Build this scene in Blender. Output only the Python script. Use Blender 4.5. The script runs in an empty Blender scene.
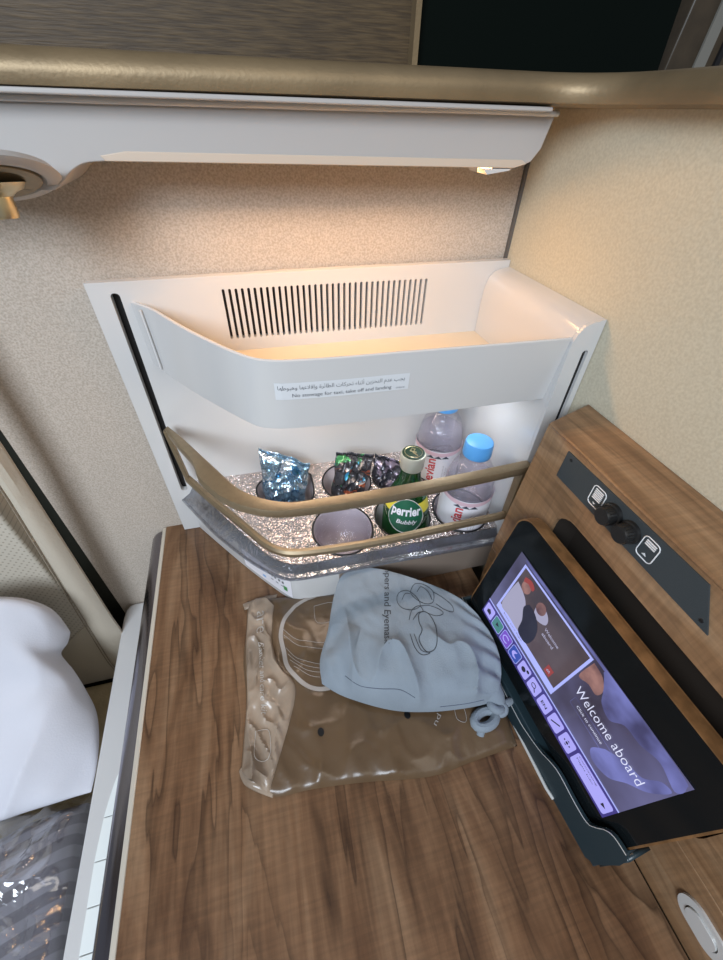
import bpy, bmesh, math, random
from mathutils import Vector, Matrix, noise
from mathutils.bvhtree import BVHTree
random.seed(7)
PI = math.pi
S = 0.84                      # measured units -> metres
TZ = -0.5025                  # table top in measured units
FLOOR = -0.70/S + TZ
def W(p): return Vector((p[0]*S, p[1]*S, (p[2]-TZ)*S + 0.70))
def R(d): return math.radians(d)
scene = bpy.context.scene
COL = scene.collection

# ------------------------------------------------------------------ camera
CX = Vector((0.96687403, -0.15075666, 0.20613836))
CY = Vector((-0.25411237, -0.65141849, 0.71515551))
CD = Vector((-0.02652396, 0.74363115, 0.66810183))
F = 409.6
cam = bpy.data.cameras.new('camera'); camo = bpy.data.objects.new('camera', cam); COL.objects.link(camo)
cam.sensor_fit = 'HORIZONTAL'; cam.sensor_width = 36; cam.lens = 36*F/723; cam.clip_start = .01
# image axes (right, down, forward) in world coordinates
right = Vector((CX.x, CY.x, -CD.x)); down = Vector((CX.y, CY.y, -CD.y)); fwd = Vector((CX.z, CY.z, -CD.z))
m = Matrix((right, -down, -fwd)).transposed().to_4x4(); m.translation = W((0,0,0)); camo.matrix_world = m
scene.camera = camo
def ray(u, v):
    r = Vector((u-361.5, v-480, F)); return Vector((r.dot(CX), r.dot(CY), -r.dot(CD)))
def onY(u, v, y): r = ray(u, v); return r*(y/r.y)
def onZ(u, v, z): r = ray(u, v); return r*(z/r.z)
def onX(u, v, x): r = ray(u, v); return r*(x/r.x)

# ------------------------------------------------------------------ materials
def newmat(name):
    m = bpy.data.materials.new(name); m.use_nodes = True
    nt = m.node_tree; b = nt.nodes['Principled BSDF']; return m, nt, b
def sock(b, **k):
    for a, v in k.items():
        a = a.replace('_', ' ')
        if a in b.inputs: b.inputs[a].default_value = v
def plain(name, col, rough=.5, metal=0, bump=0, bscale=200, var=0, vscale=30, coat=0, spec=.5, emit=None, es=1, sheen=0):
    m, nt, b = newmat(name); c = (*col, 1)
    sock(b, Base_Color=c, Roughness=rough, Metallic=metal, Coat_Weight=coat, Specular_IOR_Level=spec, Sheen_Weight=sheen)
    tc = nt.nodes.new('ShaderNodeTexCoord')
    if var:
        n = nt.nodes.new('ShaderNodeTexNoise'); n.inputs['Scale'].default_value = vscale; n.inputs['Detail'].default_value = 4
        nt.links.new(tc.outputs['Object'], n.inputs['Vector'])
        r = nt.nodes.new('ShaderNodeValToRGB'); r.color_ramp.elements[0].position = .35; r.color_ramp.elements[1].position = .65
        r.color_ramp.elements[0].color = (*[x*(1-var) for x in col], 1); r.color_ramp.elements[1].color = (*[min(1, x*(1+var)) for x in col], 1)
        nt.links.new(n.outputs['Fac'], r.inputs['Fac']); nt.links.new(r.outputs['Color'], b.inputs['Base Color'])
    if bump:
        n = nt.nodes.new('ShaderNodeTexNoise'); n.inputs['Scale'].default_value = bscale; n.inputs['Detail'].default_value = 3
        nt.links.new(tc.outputs['Object'], n.inputs['Vector'])
        bp = nt.nodes.new('ShaderNodeBump'); bp.inputs['Strength'].default_value = bump; bp.inputs['Distance'].default_value = .002
        nt.links.new(n.outputs['Fac'], bp.inputs['Height']); nt.links.new(bp.outputs['Normal'], b.inputs['Normal'])
    if emit: sock(b, Emission_Color=(*emit, 1), Emission_Strength=es)
    return m
def wood(name, dark, mid, light, k=1.0, vein=1.0, rough=.38, seed=0):
    m, nt, b = newmat(name); N = nt.nodes.new; L = nt.links.new
    tc = N('ShaderNodeTexCoord')
    def mp(s, loc=(0,0,0)):
        q = N('ShaderNodeMapping'); q.inputs['Scale'].default_value = s; q.inputs['Location'].default_value = loc
        L(tc.outputs['Object'], q.inputs['Vector']); return q.outputs['Vector']
    def nz(v, sc, det=5, dist=0, ro=.55):
        n = N('ShaderNodeTexNoise'); n.inputs['Scale'].default_value = sc; n.inputs['Detail'].default_value = det
        n.inputs['Distortion'].default_value = dist; n.inputs['Roughness'].default_value = ro; L(v, n.inputs['Vector']); return n.outputs['Fac']
    def ramp(f, *st):
        r = N('ShaderNodeValToRGB'); e = r.color_ramp.elements
        e[0].position = st[0][0]; e[0].color = (*st[0][1], 1); e[1].position = st[-1][0]; e[1].color = (*st[-1][1], 1)
        for p, c in st[1:-1]: x = e.new(p); x.color = (*c, 1)
        L(f, r.inputs['Fac']); return r.outputs['Color']
    def mix(fac, a, c, mode='MIX'):
        x = N('ShaderNodeMix'); x.data_type = 'RGBA'; x.blend_type = mode
        if isinstance(fac, float): x.inputs[0].default_value = fac
        else: L(fac, x.inputs[0])
        for i, q in ((6, a), (7, c)):
            if isinstance(q, tuple): x.inputs[i].default_value = (*q, 1)
            else: L(q, x.inputs[i])
        return x.outputs[2]
    base = ramp(nz(mp((9*k, 1.6*k, 9*k), (seed, 0, 0)), 3, 6, 1.2), (.32, dark), (.5, mid), (.70, light))
    fine = nz(mp((260, 9, 260)), 1, 4, .3)
    base = mix(.45, base, ramp(fine, (.3, (.45, .42, .40)), (.7, (1, 1, 1))), 'MULTIPLY')
    # cathedral veins: narrow dark lines following a distorted field
    f = nz(mp((14*k, 1.9*k, 14*k), (seed+3, 1, 0)), 1.0, 4, .55, .55)
    mul = N('ShaderNodeMath'); mul.operation = 'MULTIPLY'; mul.inputs[1].default_value = 9; L(f, mul.inputs[0])
    fr = N('ShaderNodeMath'); fr.operation = 'FRACT'; L(mul.outputs[0], fr.inputs[0])
    v = ramp(fr.outputs[0], (0, (.12, .10, .09)), (.07, (.9, .9, .9)), (.35, (1, 1, 1)), (.8, (.72, .70, .68)), (1, (.30, .27, .25)))
    patch = ramp(nz(mp((6, 3, 6), (seed, 5, 2)), 1.5, 3), (.30, (.35,)*3), (.60, (1, 1, 1)))
    inv = mix(patch, (1, 1, 1), v)
    base = mix(min(1.0, .85*vein), base, inv, 'MULTIPLY')
    # short light cross flecks
    fl = ramp(nz(mp((22, 330, 22)), 1, 3, .2), (.35, (.80, .80, .80)), (.70, (1.12, 1.1, 1.08)))
    base = mix(.7, base, fl, 'MULTIPLY')
    L(base, b.inputs['Base Color'])
    bp = N('ShaderNodeBump'); bp.inputs['Strength'].default_value = .12; bp.inputs['Distance'].default_value = .001
    L(fine, bp.inputs['Height']); L(bp.outputs['Normal'], b.inputs['Normal'])
    sock(b, Roughness=rough, Specular_IOR_Level=.4)
    return m
def speckle(name, c1, c2, c3, scale=420, rough=.9, bump=.5):
    m, nt, b = newmat(name); N = nt.nodes.new; L = nt.links.new
    tc = N('ShaderNodeTexCoord'); n = N('ShaderNodeTexNoise'); n.inputs['Scale'].default_value = scale; n.inputs['Detail'].default_value = 2
    L(tc.outputs['Object'], n.inputs['Vector'])
    r = N('ShaderNodeValToRGB'); e = r.color_ramp.elements
    e[0].position = .34; e[0].color = (*c1, 1); e[1].position = .68; e[1].color = (*c3, 1); x = e.new(.5); x.color = (*c2, 1)
    L(n.outputs['Fac'], r.inputs['Fac']); L(r.outputs['Color'], b.inputs['Base Color'])
    bp = N('ShaderNodeBump'); bp.inputs['Strength'].default_value = bump; bp.inputs['Distance'].default_value = .001
    L(n.outputs['Fac'], bp.inputs['Height']); L(bp.outputs['Normal'], b.inputs['Normal'])
    sock(b, Roughness=rough, Specular_IOR_Level=.25); return m
def clear(name, tint, gloss=.12, rough=.05, bump=0, bscale=60, edge=.55, milk=0.0, milkcol=(.8,.8,.85)):
    """thin transparent plastic: tinted transparency with a glossy skin"""
    m, nt, b = newmat(name); N = nt.nodes.new; L = nt.links.new
    nt.nodes.remove(b); out = nt.nodes['Material Output']
    t = N('ShaderNodeBsdfTransparent'); t.inputs['Color'].default_value = (*tint, 1)
    g = N('ShaderNodeBsdfGlossy'); g.inputs['Roughness'].default_value = rough
    lw = N('ShaderNodeLayerWeight'); lw.inputs['Blend'].default_value = .35
    ma = N('ShaderNodeMath'); ma.operation = 'MULTIPLY_ADD'; ma.inputs[1].default_value = edge; ma.inputs[2].default_value = gloss
    L(lw.outputs['Facing'], ma.inputs[0])
    mx = N('ShaderNodeMixShader'); L(ma.outputs[0], mx.inputs[0]); L(t.outputs[0], mx.inputs[1]); L(g.outputs[0], mx.inputs[2])
    res = mx
    if milk:
        d = N('ShaderNodeBsdfDiffuse'); d.inputs['Color'].default_value = (*milkcol, 1)
        m2 = N('ShaderNodeMixShader'); m2.inputs[0].default_value = milk; L(mx.outputs[0], m2.inputs[1]); L(d.outputs[0], m2.inputs[2]); res = m2
    if bump:
        tc = N('ShaderNodeTexCoord'); n = N('ShaderNodeTexNoise'); n.inputs['Scale'].default_value = bscale; n.inputs['Detail'].default_value = 3
        n.inputs['Distortion'].default_value = 1.5
        L(tc.outputs['Object'], n.inputs['Vector'])
        bp = N('ShaderNodeBump'); bp.inputs['Strength'].default_value = bump; bp.inputs['Distance'].default_value = .01
        L(n.outputs['Fac'], bp.inputs['Height']); L(bp.outputs['Normal'], g.inputs['Normal']); L(bp.outputs['Normal'], lw.inputs['Normal'])
    L(res.outputs[0], out.inputs['Surface']); return m
def embossed(name):
    m, nt, b = newmat(name); N = nt.nodes.new; L = nt.links.new
    tc = N('ShaderNodeTexCoord'); v = N('ShaderNodeTexVoronoi'); v.inputs['Scale'].default_value = 210; v.feature = 'SMOOTH_F1'
    n = N('ShaderNodeTexNoise'); n.inputs['Scale'].default_value = 90
    L(tc.outputs['Object'], n.inputs['Vector'])
    mx = N('ShaderNodeMix'); mx.data_type = 'RGBA'; mx.inputs[0].default_value = .05
    L(tc.outputs['Object'], mx.inputs[6]); L(n.outputs['Color'], mx.inputs[7]); L(mx.outputs[2], v.inputs['Vector'])
    bp = N('ShaderNodeBump'); bp.inputs['Strength'].default_value = 1; bp.inputs['Distance'].default_value = .0022
    L(v.outputs['Distance'], bp.inputs['Height']); L(bp.outputs['Normal'], b.inputs['Normal'])
    sock(b, Base_Color=(.70, .62, .59, 1), Metallic=.95, Roughness=.22); return m
def screenmat(name, c1, c2, strength, dirn=(1, 0, 0), scale=6):
    m, nt, b = newmat(name); N = nt.nodes.new; L = nt.links.new
    tc = N('ShaderNodeTexCoord'); n = N('ShaderNodeTexNoise'); n.inputs['Scale'].default_value = scale; n.inputs['Detail'].default_value = 3
    L(tc.outputs['Object'], n.inputs['Vector'])
    r = N('ShaderNodeValToRGB'); e = r.color_ramp.elements; e[0].position = .35; e[0].color = (*c1, 1); e[1].position = .66; e[1].color = (*c2, 1)
    L(n.outputs['Fac'], r.inputs['Fac'])
    L(r.outputs['Color'], b.inputs['Emission Color']); sock(b, Base_Color=(.01, .01, .012, 1), Roughness=.12, Emission_Strength=strength); return m

M = dict(
 table=wood('walnut_table', (.125, .060, .028), (.235, .128, .066), (.32, .195, .110)),
 console=wood('walnut_console', (.19, .10, .046), (.315, .182, .092), (.43, .275, .155), k=.9, vein=.5, rough=.35, seed=4),
 tabwood=plain('tablet_wood', (.21, .105, .042), .3, var=.3, vscale=80),
 fabric=speckle('speckled_wall', (.40, .345, .285), (.475, .41, .345), (.55, .485, .415), 600),
 leatherwall=speckle('smooth_wall', (.50, .455, .34), (.54, .495, .375), (.58, .535, .41), 500, .36, .12),
 white=plain('white_gloss', (.585, .58, .57), .22, coat=.3),
 cream=plain('cream_plastic', (.66, .58, .45), .35),
 beam=plain('beam_white', (.43, .405, .385), .4),
 beamstrip=plain('beam_strip', (.58, .47, .37), .45),
 arm=plain('arm_white', (.62, .61, .60), .4),
 tile=plain('tile_white', (.86, .90, .88), .25),
 bronze=plain('bronze', (.27, .205, .125), .42, .6, var=.05, vscale=200),
 rim=plain('bronze_rim', (.25, .18, .10), .48, .5, bump=.1, bscale=400, var=.15, vscale=18),
 gold=plain('gold', (.60, .49, .30), .28, .9),
 chrome=plain('chrome', (.23, .22, .25), .2, 1),
 edgecream=plain('edge_metal', (.66, .61, .52), .35, .3),
 black=plain('black', (.006, .006, .007), .45),
 gblack=plain('gloss_black', (.006, .008, .007), .06, spec=.6),
 tvblack=plain('tv_black', (.003, .005, .004), .3, spec=.06),
 glassblack=plain('tablet_black', (.006, .008, .009), .12, spec=.25),
 holder=plain('holder_plastic', (.018, .034, .042), .35),
 panelgrey=plain('panel_grey', (.040, .050, .055), .5, bump=.1, bscale=900),
 knob=plain('knob_black', (.012, .012, .012), .35),
 print_white=plain('print_white', (.8, .8, .8), .6),
 silver=plain('silver', (.66, .66, .64), .3, .3),
 pocket=plain('pocket_shade', (.020, .013, .008), .8),
 emboss=embossed('embossed_silver'),
 cupliner=plain('cup_liner', (.70, .64, .66), .15, .1),
 skirt=clear('clear_skirt', (.66, .68, .72), .12, .08, bump=.25, bscale=50, milk=.05),
 pet=clear('pet', (.975, .97, .99), .06, .03, bump=.25, bscale=110, edge=.4, milk=.03, milkcol=(.72, .70, .9)),
 water=clear('water', (.95, .94, .985), .03, .02, bump=.3, bscale=45, edge=.18, milk=.13, milkcol=(.90, .87, .98)),
 green=clear('green_glass', (.05, .42, .12), .06, .02, bump=.05, bscale=40, edge=.5, milk=.25, milkcol=(.01, .13, .03)),
 blue_cap=plain('blue_cap', (.10, .36, .76), .35),
 greencap=plain('green_cap', (.008, .035, .018), .35),
 capsilver=plain('cap_silver', (.62, .62, .52), .35, .5),
 lab_white=plain('label_white', (.82, .80, .84), .5),
 lab_pink=plain('label_pink', (.72, .50, .56), .5),
 lab_red=plain('label_red', (.62, .05, .06), .5),
 lab_dark=plain('label_dark', (.06, .07, .10), .5),
 lab_green=plain('label_green', (.01, .11, .055), .4),
 lab_yellow=plain('label_yellow', (.72, .62, .06), .5),
 foilblue=plain('foil_blue', (.30, .50, .68), .18, .75, bump=.6, bscale=50),
 foildark=plain('foil_dark', (.07, .075, .085), .2, .5, bump=.5, bscale=45),
 f_green=plain('print_green', (.08, .30, .10), .35), f_red=plain('print_red', (.52, .10, .05), .35),
 f_blue=plain('print_blue', (.12, .50, .80), .35), f_yel=plain('print_yellow', (.65, .50, .05), .35),
 sticker=plain('sticker', (.66, .68, .70), .35),
 ink=plain('ink', (.04, .045, .055), .6),
 inkgrey=plain('ink_grey', (.40, .36, .33), .6),
 inkpale=plain('ink_pale', (.50, .46, .42), .5),
 bag=plain('brown_bag', (.125, .078, .042), .28, bump=.6, bscale=40, var=.12, vscale=16),
 bagsheen=plain('bag_fold_sheen', (.30, .23, .17), .25, bump=.9, bscale=40, var=.2, vscale=24),
 cloth=plain('pouch_cloth', (.235, .275, .315), .92, bump=.35, bscale=900, var=.06, vscale=30, sheen=.1),
 thread=plain('thread', (.10, .12, .16), .9),
 leather=plain('seat_leather', (.52, .46, .37), .48, bump=.25, bscale=350),
 seatfabric=plain('seat_cushion', (.50, .40, .24), .7, bump=.4, bscale=300, var=.1),
 pillow=plain('pillow_cotton', (.62, .62, .67), .9, bump=.15, bscale=500),
 film=clear('plastic_film', (.93, .94, .97), .17, .16, bump=1.0, bscale=16, edge=.5),
 shellblack=plain('shell_black', (.008, .010, .006), .6),
 carpet=plain('carpet', (.05, .045, .04), .95, bump=.5),
 taupe=plain('reflected_wood', (.26, .205, .165), .35),
 corner=plain('corner_trim', (.11, .10, .09), .6),
 stitch=plain('stitch', (.30, .25, .19), .8),
 darkbrown=plain('dark_brown', (.05, .035, .02), .45, var=.3, vscale=30),
 greyp=plain('grey_panel', (.20, .19, .165), .5),
 palecloth=plain('pale_cloth', (.62, .63, .62), .8),
)
def woven():
    m, nt, b = newmat('woven_panel'); N = nt.nodes.new; L = nt.links.new
    tc = N('ShaderNodeTexCoord'); mp = N('ShaderNodeMapping'); mp.inputs['Scale'].default_value = (60, 60, 900); L(tc.outputs['Object'], mp.inputs['Vector'])
    n = N('ShaderNodeTexNoise'); n.inputs['Scale'].default_value = 1; n.inputs['Detail'].default_value = 3; L(mp.outputs[0], n.inputs['Vector'])
    r = N('ShaderNodeValToRGB'); e = r.color_ramp.elements; e[0].position = .35; e[0].color = (.040, .023, .008, 1); e[1].position = .7; e[1].color = (.090, .056, .022, 1)
    L(n.outputs['Fac'], r.inputs['Fac']); L(r.outputs['Color'], b.inputs['Base Color']); sock(b, Roughness=.6)
    bp = N('ShaderNodeBump'); bp.inputs['Strength'].default_value = .3; bp.inputs['Distance'].default_value = .001; L(n.outputs['Fac'], bp.inputs['Height']); L(bp.outputs['Normal'], b.inputs['Normal'])
    return m
M['woven'] = woven()
def foil(name, base, spots, scale, rough, metal, off=0):
    m, nt, b = newmat(name); N = nt.nodes.new; L = nt.links.new
    tc = N('ShaderNodeTexCoord'); cur = None
    for i, (c, th) in enumerate(spots):
        mp = N('ShaderNodeMapping'); mp.inputs['Location'].default_value = (off+i*3.1, i*1.7, i*.9); L(tc.outputs['Object'], mp.inputs['Vector'])
        n = N('ShaderNodeTexNoise'); n.inputs['Scale'].default_value = scale; n.inputs['Detail'].default_value = 2; n.inputs['Distortion'].default_value = .8; L(mp.outputs[0], n.inputs['Vector'])
        r = N('ShaderNodeValToRGB'); r.color_ramp.elements[0].position = th; r.color_ramp.elements[1].position = th+.03; L(n.outputs['Fac'], r.inputs['Fac'])
        x = N('ShaderNodeMix'); x.data_type = 'RGBA'; L(r.outputs['Color'], x.inputs[0]); x.inputs[7].default_value = (*c, 1)
        if cur is None: x.inputs[6].default_value = (*base, 1)
        else: L(cur, x.inputs[6])
        cur = x.outputs[2]
    L(cur, b.inputs['Base Color'])
    n = N('ShaderNodeTexNoise'); n.inputs['Scale'].default_value = 60; n.inputs['Detail'].default_value = 1.5; n.inputs['Distortion'].default_value = 1.6; L(tc.outputs['Object'], n.inputs['Vector'])
    bp = N('ShaderNodeBump'); bp.inputs['Strength'].default_value = .9; bp.inputs['Distance'].default_value = .004; L(n.outputs['Fac'], bp.inputs['Height']); L(bp.outputs['Normal'], b.inputs['Normal'])
    sock(b, Roughness=rough, Metallic=metal, Coat_Weight=.4); return m
M['foilblue'] = foil('blue_foil', (.26, .42, .56), [((.62, .74, .84), .56), ((.06, .22, .42), .60)], 55, .16, .8)
M['foildark'] = foil('dark_foil', (.06, .06, .07), [((.06, .28, .10), .58), ((.50, .12, .05), .60), ((.12, .48, .72), .61), ((.5, .5, .5), .66)], 48, .18, .45, 4)
M['foildark2'] = foil('dark_foil_yellow', (.06, .06, .075), [((.62, .48, .06), .62), ((.30, .25, .33), .58), ((.45, .45, .48), .64)], 48, .18, .45, 11)
def perforated():
    m, nt, b = newmat('perforated_leather'); N = nt.nodes.new; L = nt.links.new
    tc = N('ShaderNodeTexCoord'); mp = N('ShaderNodeMapping'); mp.inputs['Scale'].default_value = (185, 0, 185); mp.inputs['Rotation'].default_value = (0, R(45), 0); L(tc.outputs['Object'], mp.inputs['Vector'])
    fr = N('ShaderNodeVectorMath'); fr.operation = 'FRACTION'; L(mp.outputs[0], fr.inputs[0])
    sb = N('ShaderNodeVectorMath'); sb.operation = 'SUBTRACT'; sb.inputs[1].default_value = (.5, 0, .5); L(fr.outputs[0], sb.inputs[0])
    ln = N('ShaderNodeVectorMath'); ln.operation = 'LENGTH'; L(sb.outputs[0], ln.inputs[0])
    r = N('ShaderNodeValToRGB'); e = r.color_ramp.elements; e[0].position = .16; e[0].color = (.33, .29, .23, 1); e[1].position = .24; e[1].color = (.52, .47, .39, 1)
    L(ln.outputs['Value'], r.inputs['Fac']); L(r.outputs['Color'], b.inputs['Base Color']); sock(b, Roughness=.5); return m
M['perf'] = perforated()
def stripes():
    m, nt, b = newmat('striped_blanket'); N = nt.nodes.new; L = nt.links.new
    tc = N('ShaderNodeTexCoord'); w = N('ShaderNodeTexWave'); w.bands_direction = 'Y'; w.inputs['Scale'].default_value = 16; w.inputs['Distortion'].default_value = 1.0
    w.inputs['Detail'].default_value = 1
    mp = N('ShaderNodeMapping'); mp.inputs['Rotation'].default_value = (0, 0, R(-18)); L(tc.outputs['Object'], mp.inputs['Vector']); L(mp.outputs[0], w.inputs['Vector'])
    r = N('ShaderNodeValToRGB'); e = r.color_ramp.elements; e[0].position = .42; e[0].color = (.20, .19, .21, 1); e[1].position = .58; e[1].color = (.33, .32, .35, 1)
    L(w.outputs['Fac'], r.inputs['Fac']); L(r.outputs['Color'], b.inputs['Base Color']); sock(b, Roughness=.95); return m
M['blanket'] = stripes()

# ------------------------------------------------------------------ mesh building
class MB:
    def __init__(s): s.v = []; s.f = []; s.fm = []
    def add(s, vs, fs, mi=0):
        o = len(s.v); s.v += [Vector(p) for p in vs]; s.f += [tuple(i+o for i in f) for f in fs]; s.fm += [mi]*len(fs); return s
    def box(s, x0, x1, y0, y1, z0, z1, mi=0):
        vs = [(x, y, z) for x in (x0, x1) for y in (y0, y1) for z in (z0, z1)]
        return s.add(vs, [(0,1,3,2),(4,6,7,5),(0,4,5,1),(2,3,7,6),(0,2,6,4),(1,5,7,3)], mi)
    def hexa(s, b, t, mi=0):     # two quads
        return s.add(list(b)+list(t), [(3,2,1,0),(4,5,6,7),(0,1,5,4),(1,2,6,5),(2,3,7,6),(3,0,4,7)], mi)
    def prism(s, pts, vec, mi=0):
        n = len(pts); vec = Vector(vec); a = [Vector(p) for p in pts]; b = [p+vec for p in a]
        return s.add(a+b, [tuple(range(n))[::-1], tuple(range(n, 2*n))]+[(i, (i+1)%n, n+(i+1)%n, n+i) for i in range(n)], mi)
    def loft(s, rings, closed=True, caps=True, mi=0):
        n = len(rings[0]); vs = [p for r in rings for p in r]; fs = []
        for k in range(len(rings)-1):
            for i in range(n if closed else n-1):
                j = (i+1) % n; fs.append((k*n+i, k*n+j, (k+1)*n+j, (k+1)*n+i))
        if caps and closed: fs += [tuple(range(n))[::-1], tuple((len(rings)-1)*n+i for i in range(n))]
        return s.add(vs, fs, mi)
    def tube(s, path, r, n=10, cyc=False, mi=0, flat=1.0, up=None):
        P = [Vector(p) for p in path]; rings = []
        for i, p in enumerate(P):
            if cyc: t = P[(i+1) % len(P)]-P[i-1]
            else: t = P[min(i+1, len(P)-1)]-P[max(i-1, 0)]
            t.normalize(); u = Vector(up) if up else Vector((0, 0, 1))
            if abs(t.dot(u)) > .95: u = Vector((0, 1, 0)) if not up else Vector((1, 0, 0))
            a = t.cross(u).normalized(); b = a.cross(t).normalized(); rr = r[i] if isinstance(r, (list, tuple)) else r
            rings.append([p+a*rr*math.cos(2*PI*k/n)+b*rr*flat*math.sin(2*PI*k/n) for k in range(n)])
        if cyc: rings.append(rings[0]); return s.loft(rings, True, False, mi)
        return s.loft(rings, True, True, mi)
    def lathe(s, prof, c, n=40, ax=None, mi=0, cap=False):
        c = Vector(c); ax = Vector(ax).normalized() if ax else Vector((0, 0, 1))
        u = ax.orthogonal().normalized() if ax != Vector((0,0,1)) else Vector((1, 0, 0)); w = ax.cross(u)
        rings = [[c+ax*h+(u*math.cos(2*PI*k/n)+w*math.sin(2*PI*k/n))*max(r, 1e-5) for k in range(n)] for r, h in prof]
        return s.loft(rings, True, cap, mi)
    def grid(s, fn, nu, nv, mi=0):
        vs = [fn(i/nu, j/nv) for j in range(nv+1) for i in range(nu+1)]
        return s.add(vs, [(j*(nu+1)+i, j*(nu+1)+i+1, (j+1)*(nu+1)+i+1, (j+1)*(nu+1)+i) for j in range(nv) for i in range(nu)], mi)
    def merge(s, o, mi=0): return s.add(o.v, o.f, mi)
def cr(pts, n=8, cyc=False):
    P = [Vector(p) for p in pts]; out = []; L = len(P)
    for i in range(L if cyc else L-1):
        if cyc: a, b, c, d = P[i-1], P[i], P[(i+1) % L], P[(i+2) % L]
        else: a, b, c, d = P[max(i-1, 0)], P[i], P[i+1], P[min(i+2, L-1)]
        for k in range(n):
            t = k/n; out.append(.5*((2*b)+(c-a)*t+(2*a-5*b+4*c-d)*t*t+(3*b-a-3*c+d)*t*t*t))
    if not cyc: out.append(P[-1])
    return out
def rrect(x0, y0, x1, y1, r, n=6):
    o = []
    for cx, cy, a in ((x1-r, y1-r, 0), (x0+r, y1-r, 90), (x0+r, y0+r, 180), (x1-r, y0+r, 270)):
        for k in range(n+1): t = R(a+90*k/n); o.append((cx+r*math.cos(t), cy+r*math.sin(t)))
    return o
def circle(cx, cy, r, n=40): return [(cx+r*math.cos(2*PI*k/n), cy+r*math.sin(2*PI*k/n)) for k in range(n)]
def sheet(outer, holes, thick, fn):
    """flat plate with holes; fn maps (x, y, h) to a point"""
    cu = bpy.data.curves.new('t', 'CURVE'); cu.dimensions = '2D'; cu.fill_mode = 'BOTH'; cu.extrude = thick/2
    for pts in [outer]+list(holes):
        sp = cu.splines.new('POLY'); sp.points.add(len(pts)-1); sp.use_cyclic_u = True
        for q, p in zip(sp.points, pts): q.co = (p[0], p[1], 0, 1)
    return _curve_mesh(cu, fn)
def _curve_mesh(cu, fn):
    ob = bpy.data.objects.new('t', cu); COL.objects.link(ob); bpy.context.view_layer.update()
    dg = bpy.context.evaluated_depsgraph_get(); me = bpy.data.meshes.new_from_object(ob.evaluated_get(dg))
    mb = MB(); mb.add([Vector(fn(v.co.x, v.co.y, v.co.z)) for v in me.vertices], [tuple(p.vertices) for p in me.polygons])
    bpy.data.objects.remove(ob); bpy.data.curves.remove(cu); bpy.data.meshes.remove(me); return mb
def text(body, fn, w=None, h=None, thick=0, bold=0, space=1.0, res=3):
    """text mesh in a 0..w x 0..h box mapped by fn(x, y, z)"""
    cu = bpy.data.curves.new('t', 'FONT'); cu.body = body; cu.size = 1; cu.offset = bold; cu.resolution_u = res; cu.space_character = space; cu.extrude = .0
    mb = _curve_mesh(cu, lambda x, y, z: (x, y, z))
    if not mb.v: return mb
    xs = [v.x for v in mb.v]; ys = [v.y for v in mb.v]; x0, x1, y0, y1 = min(xs), max(xs), min(ys), max(ys)
    sx = w/(x1-x0) if w else None; sy = h/(y1-y0) if h else None
    sx = sx or sy; sy = sy or sx
    mb.v = [Vector(fn((v.x-x0)*sx, (v.y-y0)*sy, 0)) for v in mb.v]; return mb

def obj(name, mb, mats, parent=None, smooth=True, bev=0, sub=0, base=None, solid=0, weld=False, seg=2):
    if not isinstance(mats, (list, tuple)): mats = [mats]
    me = bpy.data.meshes.new(name)
    V = [W(p) for p in mb.v]
    if parent is not None: org = PO[parent.name]
    else:
        if base: org = W(base)
        else:
            org = Vector(((min(v.x for v in V)+max(v.x for v in V))/2, (min(v.y for v in V)+max(v.y for v in V))/2, min(v.z for v in V)))
    me.from_pydata([v-org for v in V], [], mb.f); me.update()
    for mt in mats: me.materials.append(M[mt])
    for p, k in zip(me.polygons, mb.fm): p.material_index = k; p.use_smooth = smooth
    bm = bmesh.new(); bm.from_mesh(me)
    if weld: bmesh.ops.remove_doubles(bm, verts=bm.verts, dist=1e-5)
    bmesh.ops.recalc_face_normals(bm, faces=bm.faces); bm.to_mesh(me); bm.free()
    if smooth:
        try: me.set_sharp_from_angle(angle=R(38))
        except Exception: pass
    o = bpy.data.objects.new(name, me); COL.objects.link(o)
    if parent is not None:
        o.parent = parent
    else: o.location = org
    PO[o.name] = org
    if bev:
        b = o.modifiers.new('bevel', 'BEVEL'); b.width = bev*S; b.segments = seg; b.limit_method = 'ANGLE'; b.angle_limit = R(35)
        b.harden_normals = False
    if solid: q = o.modifiers.new('solid', 'SOLIDIFY'); q.thickness = solid*S; q.offset = 0
    if sub: q = o.modifiers.new('sub', 'SUBSURF'); q.levels = sub; q.render_levels = sub
    return o
PO = {}
def thing(name, loc, label, cat, group=None):
    o = bpy.data.objects.new(name, None); COL.objects.link(o); o.location = W(loc); o.empty_display_size = .05
    PO[o.name] = W(loc); o['label'] = label; o['category'] = cat
    if group: o['group'] = group
    return o
def tag(o, label, cat, group=None):
    o['label'] = label; o['category'] = cat
    if group: o['group'] = group
    return o
def struct(name, mb, mat, **k):
    o = obj(name, mb, mat, **k); o['kind'] = 'structure'; return o
def nz(x, y, z=0, s=1): return noise.noise(Vector((x*s, y*s, z*s)))

# ================================================================== THE SETTING
XR = .3205
struct('floor', MB().box(-2.2, 1.6, -2.2, 1.3, FLOOR-.03, FLOOR), 'carpet', smooth=False)
struct('wall_back', MB().box(-.308, XR+.02, .5, .515, -.76, .012), 'fabric', smooth=False)
struct('wall_right', MB().box(XR, XR+.02, -1.6, .4995, FLOOR, .012), 'leatherwall', smooth=False)
struct('trim_1', MB().box(XR-.0035, XR, .4955, .4995, -.135, .0), 'corner', smooth=False)
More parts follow.
